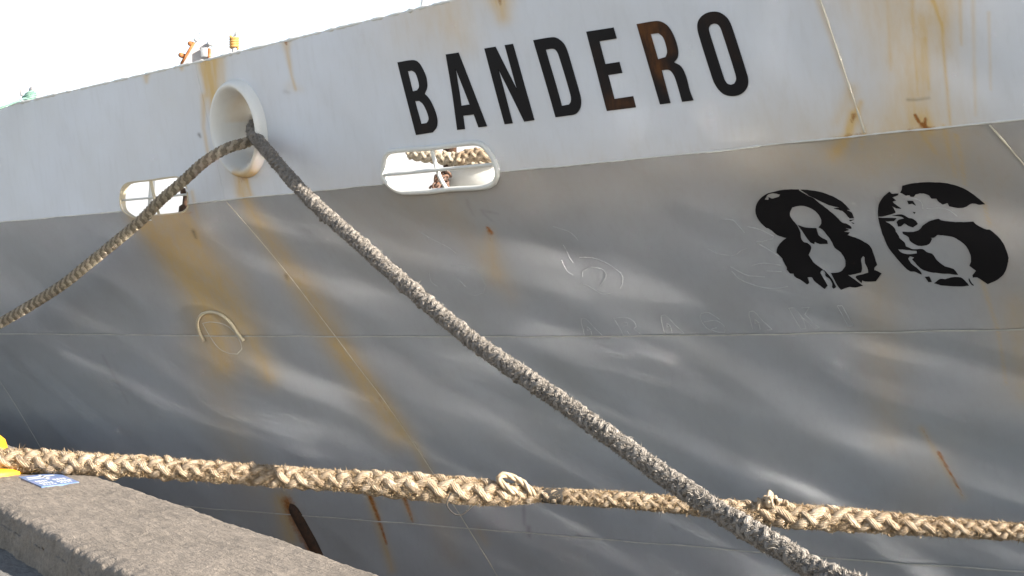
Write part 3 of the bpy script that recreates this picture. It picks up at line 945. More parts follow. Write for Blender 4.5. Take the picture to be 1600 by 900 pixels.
SIX = [
 [(1410,289.8),(1422.2,286.7),(1437.8,285),(1455.6,284.4),(1480,286.4),(1501,292.2),(1514.4,299.4),(1527.8,308.9),(1538.9,318.6),(1530,319.4),(1525.6,318),(1517.8,317.8),(1508.9,322.8),(1496.7,324.4),(1483.3,321.7),(1480.6,316.7),(1473.3,319.4),(1466.7,314.4),(1463.3,310),(1455.6,310),(1451,304.4),(1440,301.7),(1431,303.3),(1427.8,307.2),(1423.3,306.7),(1421,304.4),(1415.6,305.3),(1410,301.7),(1406.7,300.6),(1408.9,296.7)],
 [(1390,299),(1393.3,302.2),(1404.4,302.2),(1403.3,304.4),(1394.4,307.8),(1400,312.8),(1394.4,314.4),(1398.9,318.9),(1408.3,325.6),(1401,325),(1392.2,320.6),(1396.7,325.6),(1399.4,332.2),(1383.3,337.2),(1372,338.7),(1371.7,330),(1373.3,318.9),(1378.9,308.9),(1384.4,303.3)],
 [(1417.8,313.3),(1426.7,313.9),(1431,321),(1425.6,317.8),(1420,318.9)], [(1426.7,331),(1430.6,331.7),(1428.9,333.9)], [(1394.4,336.7),(1408.9,335),(1420,341),(1414.4,342.2),(1407.8,338.3)],
 [(1401,346.7),(1404.4,343.3),(1422.2,341),(1431,345.6),(1433.9,350),(1426.7,355.6),(1420,353.3),(1413.3,348.9),(1407.8,353.9),(1403.3,353.9)],
 [(1372,340),(1401,341),(1396.7,345.6),(1382.2,346),(1390,349.4),(1397.8,356.7),(1400,362.2),(1404.4,368.9),(1405.6,372.2),(1413.3,378.9),(1415.6,384.4),(1426.7,389.4),(1441,389.4),(1447.8,394.4),(1456.7,397.8),(1464.4,407.8),(1476.7,416.7),(1490,421),(1496.7,429.4),(1481,427.8),(1462.2,426),(1446.7,422.8),(1436.7,416.7),(1425.6,404.4),(1428.9,401.7),(1422.2,399.4),(1419.4,403.3),(1423.3,410.6),(1432.2,417.8),(1438.9,424.4),(1440.6,428.3),(1430,423.9),(1422.2,422.8),(1414.4,416.7),(1397.8,397.8),(1386.7,382.2),(1376.7,358)],
 [(1410,362.2),(1426.7,362.8),(1436.7,358.9),(1442.2,352.2),(1454.4,345),(1466.7,341.7),(1471,344.4),(1490,346.7),(1501,346.7),(1521,346),(1526.7,351),(1541,358.3),(1546.7,358.9),(1558.9,368.9),(1562.2,372.2),(1570,384.4),(1575.6,401),(1575,410),(1570,425.6),(1558.9,436.7),(1543.3,444.2),(1532.2,436.7),(1525.6,433.3),(1520,433.9),(1519.4,430),(1525,423.3),(1514.4,415.6),(1517.2,407.8),(1516,396.7),(1508.9,383.3),(1496.7,373.9),(1489,370),(1475.6,367.8),(1464.4,367.2),(1458.9,371.7),(1453.3,371.7),(1456,373.9),(1452.2,381),(1445.6,383.9),(1434.4,383.9),(1422.2,376.7),(1418.9,370),(1411,365.6)],
 [(1460,442),(1468.9,435.6),(1476.7,436),(1487.8,433.3),(1501,433.9),(1508.9,440),(1513.9,446),(1501,447.2),(1486.7,446.7),(1470,445)],
 [(1445.6,432.2),(1452.2,431.7),(1456,440),(1451,440)], [(1513.9,435),(1517.8,442.2),(1521.7,446),(1518.9,445.6),(1513.9,438.9)]]
SIX_HOLE = [(1403.3,388.3),(1417.8,390),(1432.2,391.7),(1432.8,396),(1417.8,396.7),(1407.8,393.3)]
eight = decal('digit_eight', EIGHT, [EIGHT_HOLE], .0015, M['black'], ship, jag=.12, label='torn black digit eight on grey hull')
for b_ in EIGHT_BITS: decal('digit_fragment', b_, [], .0015, M['black'], eight, jag=.12)
six = decal('digit_six', SIX[7], [], .0015, M['black'], ship, jag=.12, label='torn black digit six on grey hull')
for i, b_ in enumerate(SIX):
    if i != 7: decal('digit_fragment', b_, [SIX_HOLE] if i == 6 else [], .0015, M['black'], six, jag=.12)

# painted-over weld outlines of the old name and number
M['ghost'] = paint_mat('painted_over_bead', (.40, .412, .43), .28, .05)
def zo(o, f, L): return [[(o[0] + x / f, o[1] + y / f) for x, y in q] for q in L]
def ghostA(x, y): return [[(x + 5, y + 28), (x, y + 6), (x, y), (x + 7, y - .4), (x + 21, y + 14), (x + 36, y + 28), (x + 28, y + 28.5)], [(x + 9, y + 12), (x + 15, y + 17), (x + 9, y + 18), (x + 9, y + 12)], [(x + 15, y + 19), (x + 17, y + 28)]]
GH = {
 'raised_letter_a': [ghostA(908, 498.5), ghostA(1033, 493), ghostA(1171, 486.5)],
 'raised_letter_r': [[[(959,497),(978,496),(990,502),(994,510),(990,514),(998,520),(1006,526)], [(973,504),(980,504),(981,508),(974,510)], [(980,517),(986,526)], [(959,497),(966,508),(976,526)]]],
 'raised_letter_g': [[[(1095,490),(1107,489),(1116,494),(1124,499)], [(1100,503),(1118,501),(1128,506),(1133,513),(1133,519),(1120,518),(1111,514),(1120,512)], [(1095,490),(1094,497),(1102,510),(1112,517)]]],
 'raised_letter_k': [[[(1232,482),(1240,481.5),(1248,490),(1255,501),(1259,514),(1251,514.5),(1242,500),(1232,482)], [(1252,482),(1264,481),(1257,492),(1268,503),(1280,513),(1272,514),(1264,506),(1255,498)]]],
 'raised_letter_i': [[[(1308,478),(1316,477.5),(1333,509),(1325,510.5),(1308,478)]]],
 'raised_digit_six': [zo((860,340), 6.92, [[(30,95),(130,125),(210,155),(270,205),(300,240)], [(140,295),(180,370),(210,440),(245,490)], [(120,460),(150,530),(190,590),(245,625)], [(320,430),(400,425),(490,435),(620,490),(710,550),(780,620),(785,690),(760,760)], [(345,640),(350,580),(430,540),(550,545),(600,590),(600,640),(540,735)], [(330,720),(400,735),(470,775),(560,820),(650,815)]])],
 'raised_digit_three': [zo((1100,330), 6.43, [[(170,75),(290,85),(340,130),(410,210)], [(440,150),(560,180),(700,250)], [(700,250),(690,275),(530,310)], [(530,310),(650,380),(770,460)], [(40,355),(110,355)], [(40,375),(120,420),(220,440),(310,440),(370,395),(430,370)], [(265,555),(350,605),(440,645),(530,655),(610,660)], [(280,600),(360,680),(500,740),(620,770),(740,775),(840,760)], [(480,545),(600,520),(770,540)], [(630,600),(780,608)]])],
 'raised_digit_outline': [[[(1414,311),(1432,311),(1440,317),(1442,326)], [(1448,326),(1468,325),(1482,328),(1496,338)]],
    zo((500,330), 3.913, [[(600,120),(680,170),(780,220),(830,260)], [(800,330),(900,340),(970,390),(1010,450),(1000,500),(940,515)], [(670,370),(680,430),(720,460)], [(810,380),(850,420),(890,460)]])],
}
for nm, reps in GH.items():
    for polys in reps:
        mb = MB()
        for q in polys:
            for a in ([q] if nm not in ('raised_letter_i',) else [q]):
                Q = smooth_poly(a, False, 50, 5); Q = np.vstack([Q, np.array(a[-1:], float)])
                s_, z_ = hull_hit(Q[:, 0], Q[:, 1])
                mb.add(*tube_geo(hull(s_, z_, .0008), np.clip(.0020 * (1 + .35 * rng.standard_normal(len(Q))), .0007, .004), 5))
            if nm == 'raised_digit_outline':
                mb.build(nm, M['ghost'], ship); mb = MB()
        if mb.n: mb.build(nm, M['ghost'], ship)

# closed-off round port with its eyebrow
M['brow'] = paint_mat('tan_stained_paint', (.48, .42, .31), .4, .15)
q = spline([(321, 531.5), (314, 518), (311, 503), (317, 490), (331, 486), (346, 490), (361, 502), (372, 517), (383, 531)], 40)
s_, z_ = hull_hit(q[:, 0], q[:, 1])
brow = MB().tube(hull(s_, z_, .016), .0125 * np.clip(np.linspace(1.0, 1.0, 40), .8, 1.2), 10).build('port_eyebrow', M['brow'], ship)
q = smooth_poly([(317, 505), (330, 503), (352, 508), (367, 520), (376, 535), (378, 545), (371, 553), (357, 552), (341, 543), (329, 526)])
mb = MB(); mb.add(*px_tube(q, .0032, 6, .0, closed=True)); mb.build('closed_port_weld', M['weld_grey'], ship)

# rusty scupper outlets low on the plating
def rust_mat():
    m, nt, b = mat_new('heavy_rust')
    co = nd(nt, 'ShaderNodeTexCoord').outputs['Object']
    n = tex_noise(nt, 25, 5, .7, co)
    nt.links.new(ramp(nt, n.outputs[0], [(.3, (.012, .008, .006)), (.6, (.05, .022, .01)), (.85, (.13, .05, .016))]), b.inputs['Base Color'])
    b.inputs['Roughness'].default_value = .9
    bump(nt, b, n.outputs[0], .6, .006)
    return m
M['rust'] = rust_mat()
M['orange_rust'] = mat_new('orange_rust')[0]
def orange_rust():
    m, nt, b = mat_new('orange_rust_paint')
    co = nd(nt, 'ShaderNodeTexCoord').outputs['Object']
    n = tex_noise(nt, 18, 5, .7, co)
    nt.links.new(ramp(nt, n.outputs[0], [(.3, (.10, .035, .012)), (.55, (.28, .10, .025)), (.8, (.40, .30, .21))]), b.inputs['Base Color'])
    b.inputs['Roughness'].default_value = .85
    return m
M['orange_rust'] = orange_rust()
def scupper(poly, r0):
    q = spline(poly, 18)
    s_, z_ = hull_hit(q[:, 0], q[:, 1])
    t = np.linspace(0, 1, 18)
    P = hull(s_, z_, -.012)
    MB().tube(P, r0 * np.clip(np.sqrt(np.clip(1 - (1 - t / .16) ** 2, 0, 1)) * (t < .16) + 1.0 * (t >= .16), .15, 1), 12).build('scupper_pipe', M['rust'], ship)
scupper([(453, 786), (461, 798), (474, 822), (490, 852), (502, 880)], .058)
scupper([(576, 771), (582, 783), (588, 797)], .012)
scupper([(630, 774), (634, 783), (638, 791)], .010)

# ------------------------------------------------------------------ deck gear seen over and through the bulwark
def simple(name, col, rough=.6, var=.25, sc=12, spec=.3, b2=None):
    m, nt, b = mat_new(name)
    co = nd(nt, 'ShaderNodeTexCoord').outputs['Object']
    n = tex_noise(nt, sc, 5, .65, co)
    c = mixc(nt, ramp(nt, n.outputs[0], [(.3, (0, 0, 0)), (.7, (1, 1, 1))]), col, b2 or tuple(x * (1 - var) for x in col))
    nt.links.new(c, b.inputs['Base Color']); b.inputs['Roughness'].default_value = rough
    b.inputs['Specular IOR Level'].default_value = spec
    bump(nt, b, n.outputs[0], .3, .004)
    return m
M['gear_white'] = simple('white_gear_paint', (.72, .71, .69), .5, .1)
M['gear_pale'] = simple('faded_gear_paint', (.40, .38, .38), .6, .25, 8)
M['steel'] = simple('galvanised_steel', (.35, .36, .37), .4, .3)
M['chain'] = simple('rusty_chain', (.16, .07, .03), .85, .6, 60, .2, (.10, .09, .09))
M['green_rope'] = simple('green_rope_fibre', (.09, .20, .16), .9, .45, 40, .1, (.22, .30, .26))
M['orange_rope'] = simple('orange_rope_fibre', (.42, .20, .04), .9, .4, 40, .1, (.42, .28, .13))
HD = lambda px, py: float(H(np.array(float(px)), np.array(float(py)))[1])

# added white backing behind the ports, its slope shaped to catch the sun
def sun_backing():
    a = base_xy(np.array(-8.0)) + NV * 1.15; b = base_xy(np.array(3.6)) + NV * 1.15
    z0 = EYE + .60; prof = [(0, 0), (0, .05), (.95, .95), (1.15, .98), (1.5, .98), (1.5, 0)]
    V = []
    for p in np.linspace(0, 1, 12):
        c = a * (1 - p) + b * p
        V += [(c[0] + NV[0] * d, c[1] + NV[1] * d, z0 + h) for d, h in prof]
    o = new_mesh('sun_slope_backing', np.array(V), grid_faces(12, 6), M['gear_white'], ship, smooth=False)
sun_backing()

def at(px, py, back):
    return pt(px, py, HD(min(max(px, 0), 1600), max(py, 150 if px < 600 else 250)) + back)

def windlass():
    d = HD(310, 110) + .75
    P = lambda x, y, e=0.0: pt(x, y, d + e)
    mb = MB()
    out = [(276, 108), (287, 92), (299, 72), (308, 62), (316, 62), (327, 72), (331, 80), (338, 100), (338, 115), (276, 118)]
    front = [P(*q) for q in out]; back = [P(*q, .22) for q in out]
    n = len(out)
    F = [list(range(n - 1, -1, -1)), [n + i for i in range(n)]] + [[i, (i + 1) % n, n + (i + 1) % n, n + i] for i in range(n)]
    w = MB().add(front + back, F).build('windlass', M['gear_pale'], ship, False)
    for a_, b_ in (((283, 100), (303, 66)), ((327, 76), (326.5, 98))):
        MB().tube([P(*a_, -.02), P((a_[0] + b_[0]) / 2, (a_[1] + b_[1]) / 2, -.02), P(*b_, -.02)], .011, 8).build('rusty_edge_strip', M['orange_rust'], w)
    for c, r in (((285, 87), .020), ((299.5, 69), .020), ((329, 69), .017), ((308, 63), .014)):
        MB().lathe(P(*c, .03), [(0.001, -.075), (r * .8, -.072), (r, -.05), (r, .05), (r * .8, .06)], (0, 1, .1), 10).build('bolt', M['orange_rust'] if r > .018 else M['steel'], w)
    th = np.linspace(0, 2 * np.pi, 18, endpoint=False)
    MB().tube([P(312, 55.5) + np.array([.012 * math.cos(t), 0, .020 * math.sin(t)]) for t in th], .0042, 8, True).build('lifting_ring', M['steel'], w)
    MB().box(P(319, 82, -.03), (.026, 0, 0), (0, .02, 0), (0, 0, .035), .004).build('side_recess', M['steel'], w)
windlass()

def roller_post():
    d = HD(366, 110) + .55
    P = lambda x, y: pt(x, y, d)
    mb = MB().tube([P(366, 110), P(366, 80), P(366, 58)], .017, 12)
    p = mb.build('vent_post', M['gear_pale'], ship)
    MB().tube([P(365, 58), P(367, 52), P(372, 45.5), P(373, 44), P(370, 50), P(367, 57)], .0045, 8).build('thimble', M['steel'], p)
    c = P(366, 66)
    th = np.linspace(0, 2 * np.pi * 4.6, 120)
    co = MB().tube(np.stack([c[0] + .026 * np.cos(th), c[1] + .026 * np.sin(th), c[2] - .045 + .085 * th / th[-1]], -1), .0105, 8).build('orange_rope_coil', M['orange_rope'])
    tag(co, 'orange rope wound round the small post above the bulwark', 'rope')
roller_post()

def green_bitt():
    d = HD(50, 160) + .45
    P = lambda x, y, e=0.0: pt(x, y, d + e)
    b = MB().lathe(P(55, 175), [(.045, 0), (.045, .12), (.058, .155), (.062, .175), (.055, .20), (.03, .212), (.001, .214)], (.05, 0, 1), 18).build('mooring_bitt', M['gear_pale'], ship)
    MB().tube([P(34, 150), P(33, 143), P(32.5, 138)], .012, 10).build('horn', M['gear_pale'], b)
    c = P(50, 152)
    th = np.linspace(0, 2 * np.pi * 5, 160)
    loops = np.stack([c[0] + (.062 + .012 * np.sin(th * .37)) * np.cos(th), c[1] + .07 * np.sin(th), c[2] - .05 + .085 * th / th[-1] + .02 * np.cos(th)], -1)
    g = MB().tube(loops, .010, 8)
    line = [P(44, 155, -.05), P(38, 154, -.2), P(30, 157, -.38), P(14, 164, -.44), P(-4, 171.5, -.46), P(-60, 196, -.5)]
    g.tube(spline(line, 40), .010, 8)
    g = g.build('green_rope', M['green_rope'])
    tag(g, 'green rope lashed round a bitt at the bulwark top, upper left', 'rope')
green_bitt()
d = HD(690, 60) + .5
MB().tube([pt(662, 40, d), pt(663, 10, d), pt(666, -14, d), pt(676, -40, d)], .026, 12).build('rail_stanchion', M['gear_white'], ship)

# ------------------------------------------------------------------ ropes
def rope_mat(name, cols, scale=9, fib=(1.0, 60.0), rough=.95):
    m, nt, b = mat_new(name)
    tc = nd(nt, 'ShaderNodeTexCoord')
    co = tc.outputs['Object']; uv = tc.outputs['UV']
    n1 = tex_noise(nt, scale, 6, .7, co)
    n0 = tex_noise(nt, scale * .35, 4, .6, co)
    w = nd(nt, 'ShaderNodeTexWave'); w.inputs['Scale'].default_value = 1.0; w.inputs['Distortion'].default_value = 2.5
    w.inputs['Detail'].default_value = 3
    nt.links.new(mapping(nt, uv, (fib[1] * .35, 9, 1), (0, 0, .5)), w.inputs['Vector'])
    n2 = tex_noise(nt, 1, 5, .7, mapping(nt, uv, (30, 40, 1)))
    k = len(cols)
    f = mth(nt, 'ADD', mth(nt, 'MULTIPLY', n1.outputs[0], .7), mth(nt, 'MULTIPLY', n0.outputs[0], .3))
    c = ramp(nt, f, [(.32 + .36 * i / (k - 1), cc) for i, cc in enumerate(cols)])
    c = mixc(nt, mth(nt, 'MULTIPLY', ramp(nt, n2.outputs[0], [(.35, (0, 0, 0)), (.75, (1, 1, 1))]), .5), c, cols[-1])
    c = mixc(nt, mth(nt, 'MULTIPLY', w.outputs[0], .25), c, cols[0])
    nt.links.new(c, b.inputs['Base Color'])
    b.inputs['Roughness'].default_value = rough
    b.inputs['Specular IOR Level'].default_value = .12
    h = mth(nt, 'ADD', w.outputs[0], mth(nt, 'MULTIPLY', n2.outputs[0], 1.3))
    bump(nt, b, h, .8, .004)
    return m

M['rope_tan'] = rope_mat('weathered_tan_rope', [(.19, .155, .11), (.38, .32, .235), (.48, .41, .315), (.58, .51, .41)], 14)
M['rope_tan_shade'] = rope_mat('shade_toned_tan_rope', [(.10, .08, .055), (.20, .165, .115), (.27, .225, .165), (.34, .30, .235)], 14)  # darker copy for alternate strands, puts the plait's shading into the colour
M['rope_grey'] = rope_mat('chafed_grey_rope', [(.12, .105, .09), (.22, .198, .175), (.28, .255, .23), (.34, .305, .265)], 26)
M['rope_manila'] = rope_mat('sunlit_manila_rope', [(.085, .052, .028), (.26, .18, .105), (.42, .325, .225), (.56, .485, .40)], 20)
M['fuzz_grey'] = simple('grey_fibre', (.33, .30, .265), .95, .5, 30, .05, (.20, .175, .15))
M['fuzz_manila'] = simple('manila_fibre', (.42, .33, .22), .95, .4, 30, .05, (.19, .115, .05))
M['fuzz_tan'] = simple('tan_fibre', (.26, .21, .14), .95, .4, 30, .05)

def rope(name, ctrl, label, mat, fuzz=None, nfuzz=0, flen=(.008, .02), lay=3.0, step=.2, srad=.34, jit=.0, group=None, group_cat='rope', nv=10, nst=4, rough=0.0, fw=(.0006, .0016), weave=.115, core=.62, mat2=None):
    """eight-strand plaited rope along ctrl = [(x, y, z, radius)]"""
    root = empty(name, label, group_cat, group)
    C = np.asarray(ctrl, float)
    L = np.linalg.norm(np.diff(C[:, :3], axis=0), axis=1).sum()
    rm = C[:, 3].mean()
    n = int(L / (rm * step)) + 2
    S = spline(C, n)
    P, R = S[:, :3], S[:, 3]
    ds = np.r_[0, np.linalg.norm(np.diff(P, axis=0), axis=1)]
    phase = 2 * np.pi * np.cumsum(ds / (lay * 2 * R))
    T, N, B = frames(P)
    arc = np.cumsum(ds)
    def wander(dx, amp):
        g = np.arange(0, arc[-1] + 2 * dx, dx)
        return 1 + amp * np.interp(arc, g, rng.standard_normal(len(g)))
    for dr in (1, -1):
        for k in range(nst):
            a = dr * phase + k * 2 * math.pi / nst
            rad = R * (.66 + dr * weave * np.cos(nst * phase)) * wander(.06, jit)
            Q = P + rad[:, None] * (np.cos(a)[:, None] * N + np.sin(a)[:, None] * B)
            rr = R * srad * wander(.035, jit * .9)
            V, F = tube_geo(Q, rr, nv, caps=False)
            if rough:
                V = V + rng.normal(0, 1, V.shape) * (rough * rm)
            uu = np.repeat(arc, nv); vv = np.tile(np.arange(nv) / nv, len(P))
            new_mesh('strand', V, F, (mat2 or mat) if k % 2 else mat, root, uv=np.stack([uu + 3.7 * k, vv], -1))
    V, F = tube_geo(P, R * core, 8)
    core = MB().add(V, F).build('rope_core', mat, root)
    if nfuzz:
        w = np.diff(arc); 
        i = rng.integers(0, n - 1, nfuzz)
        th = rng.random(nfuzz) * 2 * np.pi
        rd = N[i] * np.cos(th)[:, None] + B[i] * np.sin(th)[:, None]
        base = P[i] + T[i] * (rng.random(nfuzz) * rm * step)[:, None] + rd * (R[i] * rng.uniform(.80, .98, nfuzz))[:, None]
        dirv = rd * rng.uniform(.25, 1.0, nfuzz)[:, None] + T[i] * rng.normal(0, .8, nfuzz)[:, None] + rng.normal(0, .45, (nfuzz, 3))
        dirv /= np.linalg.norm(dirv, axis=1)[:, None]
        ln = rng.uniform(flen[0], flen[1], nfuzz) * (1 + .9 * (rng.random(nfuzz) > .95))
        side = np.cross(dirv, rng.normal(0, 1, (nfuzz, 3))); side /= np.linalg.norm(side, axis=1)[:, None] + 1e-9
        wd = rng.uniform(fw[0], fw[1], nfuzz)[:, None]
        bend = rng.normal(0, .25, (nfuzz, 3)) * ln[:, None]
        mid = base + dirv * (ln * .55)[:, None]
        tip = base + dirv * ln[:, None] + bend
        V = np.stack([base - side * wd, base + side * wd, mid + side * wd * .7, mid - side * wd * .7, tip], 1).reshape(-1, 3)
        k = np.arange(nfuzz)[:, None] * 5
        F = np.vstack([k + np.array([[0, 1, 2]]), k + np.array([[0, 2, 3]]), k + np.array([[3, 2, 4]])])
        o = new_mesh('loose_fibre', V, F, fuzz, root)
        o['kind'] = 'stuff'
    return root

DC = float(c_o[1])
print('chock depth', DC, 'hull depth left', HD(0, 505), HD(100, 440))
C1 = [(430, 186, DC + .75, .036), (414, 199, DC + .30, .036), (400, 213, DC - .02, .0365), (384, 223, DC - .14, .037), (355.6, 231.5, 9.68, .037), (320, 252.5, 9.76, .037), (284.5, 284.5, 9.95, .0375),
      (250, 314, 10.15, .038), (213, 351, 10.45, .0385), (140, 411, 11.0, .040), (87.5, 452, 11.4, .041), (0, 505, 12.05, .043), (-90, 552, 12.6, .044), (-190, 600, 13.1, .045), (-246, 632, 13.35, .045)]
def ctrl(L): return [(*pt(x, y, d), r) for x, y, d, r in L]
rope('mooring_rope', ctrl(C1), 'dull tan plaited rope running from the chock down to the left edge', M['rope_tan'], M['fuzz_tan'], 3000, (.004, .012), 2.2, srad=.30, jit=.03, rough=.004, weave=.16, core=.42, mat2=M['rope_tan_shade'], nst=4, group='mooring ropes of the ship')
def dz(px):                                             # the rope hangs in one vertical plane
    k = (px - 800) / FPX
    return 3.517 / (.543 + k)
C2 = [(418, 174, DC + .75, .039), (405, 189, DC + .28, .039), (394.5, 203, DC - .05, .040), (402, 218, DC - .20, .040), (425, 245, DC - .52, .039)]
C2 += [(x, y, dz(x), float(np.interp(x, [460, 1330], [.0385, .0350]))) for x, y in [(460, 286), (505, 331), (560, 379), (640, 450), (740, 533), (850, 609), (950, 680), (1050, 752), (1135, 807), (1222, 858), (1318, 908)]]
e2 = pt(1318, 908, dz(1318))
C2w = ctrl(C2) + [(*(e2 + np.array([.54, -1.0, -.06])), .0385), (2.85, 1.0, .10, .0385), (4.8, -3.0, .20, .0385), (6.55, -7.3, .40, .0385)]
rope('mooring_rope', C2w, 'frayed fuzzy grey rope slanting from the chock to the bottom right', M['rope_grey'], M['fuzz_grey'], 200000, (.005, .015), 2.9, jit=.15, srad=.36, rough=.075, fw=(.0009, .0026), group='mooring ropes of the ship')

BD = 7.7
C3 = []
for x, y, r in [(-70, 713, 22), (0, 718, 22.5), (50, 720, 22.5), (120, 724, 22.5), (220, 729, 21.5), (320, 736, 21), (420, 743, 21), (520, 750, 21.5), (600, 756, 25), (680, 763, 27.5), (740, 768, 27.5), (790, 772, 23.5), (825, 773, 16.5), (850, 774, 14), (900, 777, 15.5), (980, 782, 16.5), (1060, 789, 17), (1120, 795, 19), (1170, 801, 22), (1220, 805, 24.5), (1300, 810, 25), (1360, 815, 23.5), (1420, 820, 21), (1480, 824, 19), (1560, 829, 17.5), (1620, 832, 17), (1760, 838, 15), (2000, 835, 15), (2180, 825, 15)]:
    dep = float(np.interp(x, [-70, 800, 1600, 2200], [7.75, 7.3, 6.9, 6.55]))
    C3.append((*pt(x, y, dep), .75 * r * dep / FPX))
rope3 = rope('mooring_rope', C3, 'thick sunlit beige rope stretched level across the lower picture', M['rope_manila'], M['fuzz_manila'], 70000, (.006, .019), 3.5, jit=.12, srad=.37, rough=.035, fw=(.0009, .0024), group='mooring ropes of the ship')
M['dark_yarn'] = simple('dark_strand_filler', (.05, .045, .04), .9, .4, 60)
wr = [np.array(C3[13][:3]) * (1 - t) + np.array(C3[14][:3]) * t for t in np.linspace(-.05, .62, 12)]
MB().tube(wr, [.0385, .039, .0385, .039, .0395, .0395, .04, .04, .0405, .0405, .041, .040], 14).build('dark_strand_filler', M['dark_yarn'], rope3)  # dark sleeve showing between the strands, stands in for darkened rope
# bight and cut ends at the splices
def c3d(x): return float(np.interp(x, [-70, 800, 1600], [7.75, 7.3, 6.9]))
d8 = c3d(800) - .03
lo = spline([pt(*q, d8 + e) for q, e in (((812, 772), 0), ((793, 762), -.02), ((780, 750), -.01), ((786, 742), 0), ((800, 745), .01), ((818, 755), .0), ((830, 768), -.02), ((836, 776), 0))], 60)
T_, N_, B_ = frames(lo)
for k in range(3):
    a_ = np.linspace(0, 14, 60) + k * 2.094
    V_, F_ = tube_geo(lo + .0085 * (np.cos(a_)[:, None] * N_ + np.sin(a_)[:, None] * B_), .0095, 8)
    V_ = V_ + rng.normal(0, .0009, V_.shape)
    MB().add(V_, F_).build('strand_bight', M['rope_manila'], rope3)
lo = spline([pt(*q, d8 - .05) for q in ((705, 770), (698, 785), (702, 796), (712, 804), (724, 803), (738, 790))], 40)
MB().tube(lo, .0035, 6).build('loose_yarn', M['dark_yarn'], rope3)
dk = c3d(1205)
for i in range(34):
    x0 = 1206 + rng.normal(0, 8); x1 = x0 + rng.normal(0, 6); y1 = 776 + rng.normal(0, 4) + abs(x1 - 1206) * .5
    q = spline([pt(x0, 792, dk - .02), pt((x0 + x1) / 2 + rng.normal(0, 2), 783, dk - .02 + rng.normal(0, .03)), pt(x1, y1, dk - .02 + rng.normal(0, .035))], 8)
    MB().tube(q, np.linspace(.014, rng.uniform(.006, .012), 8) * rng.uniform(.7, 1.2), 6).build('cut_strand_end', M['rope_manila'], rope3)

# ropes and gear stowed inside the right-hand port
def stowed():
    d = HD(690, 260)
    a = [(*pt(x, y, d + e), .045) for x, y, e in ((640, 238, .55), (664, 243, .5), (695, 247, .45), (735, 252, .4), (770, 256, .42), (800, 262, .5))]
    rope('stowed_rope', a, 'brown rope lying level behind the right freeing port bars', M['rope_tan'], None, 0, lay=2.8)
    b = [(*pt(x, y, d + e), .045) for x, y, e in ((716, 250, .28), (735, 243, .26), (756, 242, .22), (778, 244, .22), (806, 248, .3))]
    rope('stowed_rope', b, 'golden plaited rope end at the upper right of the freeing port', M['rope_manila'], None, 0, lay=2.8)
    p = MB().lathe(pt(703, 305, d + .62), [(.045, 0), (.045, .36), (.06, .38), (.06, .42), (.045, .43), (.001, .432)], (0, 0, 1), 18).build('mooring_bitt', M['rust'], ship)
    f = MB().box(pt(742, 281, d + .42), (.17, -.11, 0), (.05, .07, 0), (0, 0, .075), .008).build('chain_stopper_block', M['deck'], ship)
    k = MB()
    for i in range(16):
        c = pt(682 + rng.uniform(-4, 17), 270 + rng.uniform(0, 24), d + .22 + rng.uniform(0, .2))
        t = np.linspace(0, 2 * np.pi, 12, endpoint=False)
        u = rng.normal(0, 1, 3); u /= np.linalg.norm(u); v = np.cross(u, rng.normal(0, 1, 3)); v /= np.linalg.norm(v)
        k.tube([c + .034 * math.cos(x) * u + .02 * math.sin(x) * v for x in t], .008, 7, True)
    tag(k.build('anchor_chain', M['chain']), 'rusty chain heaped inside the right freeing port', 'chain')
    d = HD(285, 318)
    MB().lathe(pt(289, 334, d + .3), [(.05, 0), (.05, .05), (.028, .07), (.028, .13), (.052, .15), (.052, .19), (.001, .195)], (0.1, 0, 1), 16).build('deck_roller', M['rust'], ship)
    MB().tube([pt(234, 345, d + .33), pt(237, 300, d + .33), pt(239, 265, d + .33)], .024, 12).build('bulwark_stay', M['gear_white'], ship)
stowed()

# hull eye for the level rope, forward of the picture
e3 = np.array(C3[-1][:3])
MB().tube([e3 + np.array([.09 * math.cos(t), .0, .09 * math.sin(t)]) for t in np.linspace(0, 2 * np.pi, 20, endpoint=False)], .02, 8, True).build('hull_eye', M['steel'], ship)

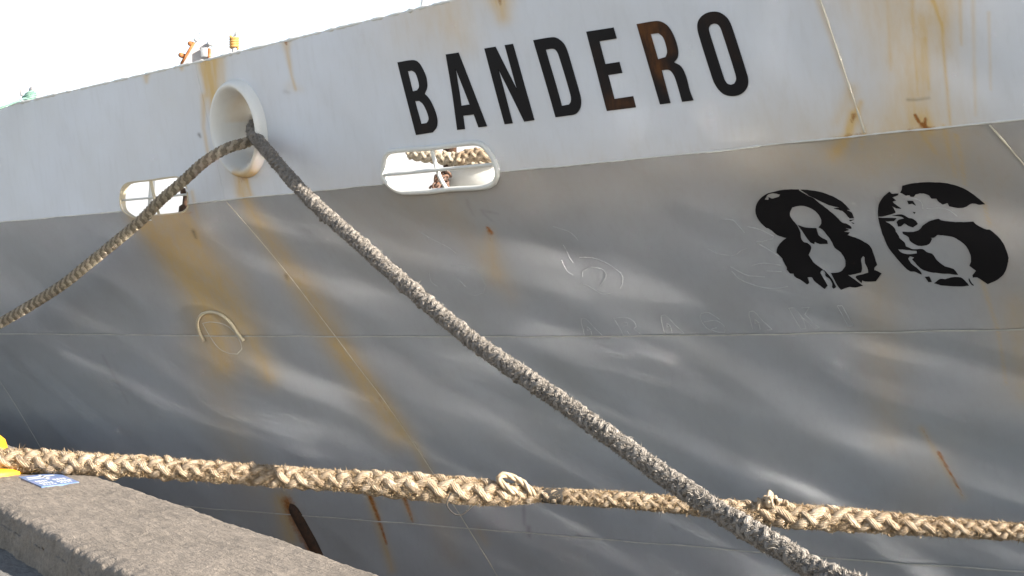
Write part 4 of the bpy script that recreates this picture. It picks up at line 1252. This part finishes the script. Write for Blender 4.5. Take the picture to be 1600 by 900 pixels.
# ------------------------------------------------------------------ quay bollards and plaque
def yellow_mat():
    m, nt, b = mat_new('yellow_bollard_paint')
    co = nd(nt, 'ShaderNodeTexCoord').outputs['Object']
    n = tex_noise(nt, 9, 5, .65, co)
    nt.links.new(ramp(nt, n.outputs[0], [(.3, (.42, .15, .02)), (.5, (.72, .36, .015)), (.8, (.78, .45, .02))]), b.inputs['Base Color'])
    b.inputs['Roughness'].default_value = .55
    bump(nt, b, n.outputs[0], .4, .006)
    return m
M['yellow'] = yellow_mat()
def bollard(c, label):
    root = empty('quay_bollard', label, 'bollard', 'yellow bollards on the quay kerb')
    c = np.asarray(c, float)
    n = 28
    th = np.linspace(0, 2 * np.pi, n, endpoint=False)
    prof = [(.40, -.01), (.405, .018), (.385, .03), (.20, .04)]
    V = []
    for r, h in prof:
        for t in th:
            w = 1 + .04 * math.sin(3 * t + 1) + .03 * math.sin(7 * t)
            V.append(c + np.array([r * w * math.cos(t), r * w * math.sin(t), h]))
    new_mesh('base', np.array(V), fix(grid_faces(4, n, True)) + [list(range(3 * n, 4 * n))], M['yellow'], root)
    MB().lathe(c + np.array([0, 0, .04]), [(.262, -.02), (.246, .03), (.232, .08), (.216, .13), (.17, .17), (.15, .20), (.15, .23), (.165, .26), (.17, .28), (.16, .30), (.11, .315), (.001, .32)], (0, 0, 1), 28).build('post', M['yellow'], root)
    for k in range(6):
        a = k * math.pi / 3
        MB().lathe(c + np.array([.305 * math.cos(a), .305 * math.sin(a), .03]), [(.024, 0), (.024, .022), (.001, .024)], (0, 0, 1), 6).build('bolt', M['orange_rust'], root)
    return root
b1 = on_plane_z(-57, 737, KTOP)
bollard((b1[0], b1[1], KTOP), 'yellow bollard at the left edge of the picture, beside the blue plaque')
b2 = pt(-260, 640, 13.4)
ub = float((b2[:2] - Q0) @ QD)
bb = Q0 + QD * ub - QN * KW * .5
bollard((bb[0], bb[1], KTOP), 'yellow bollard farther along the quay, left of the picture')
bollard((6.45, -7.5, KTOP - .0), 'yellow bollard behind the viewer on the right')

def plaque():
    cs = [on_plane_z(x, y, KTOP) for x, y in ((28.5, 747), (90, 740.5), (123.5, 755), (65, 762.5))]
    cs = np.array(cs)
    m1 = simple('blue_plaque', (.07, .165, .31), .45, .35, 20, .4, (.20, .23, .42))
    m2 = simple('white_plaque_print', (.72, .75, .80), .4, .1)
    z = np.array([0, 0, 1.0])
    def q(u, v, h): return (cs[0] * (1 - u) + cs[1] * u) * (1 - v) + (cs[3] * (1 - u) + cs[2] * u) * v + z * h
    U = [(0, 0), (1, 0), (1, 1), (0, 1)]
    root = new_mesh('blue_plaque', [q(u, v, -.01) for u, v in U] + [q(u, v, .007) for u, v in U], [[0, 3, 2, 1], [4, 5, 6, 7], [0, 1, 5, 4], [1, 2, 6, 5], [2, 3, 7, 6], [3, 0, 4, 7]], m1, smooth=False)
    tag(root, 'small blue plaque with white print lying on the concrete kerb', 'plaque')
    rects = [(.10, .16, .80, .24), (.06, .30, .62, .36), (.46, .05, .53, .50)]
    for (r0, r1) in ((.52, .64), (.70, .82), (.87, .94)):
        for c0 in (.10, .55):
            u = c0
            while u < c0 + .30:
                w = rng.uniform(.03, .09); rects.append((u, r0, u + w, r1)); u += w + .025
    V = []; F = []
    for a, b, c, d in rects:
        k = len(V)
        V += [q(a, b, .0078), q(c, b, .0078), q(c, d, .0078), q(a, d, .0078)]; F.append([k, k + 1, k + 2, k + 3])
    new_mesh('white_print', V, F, m2, root, smooth=False)
plaque()
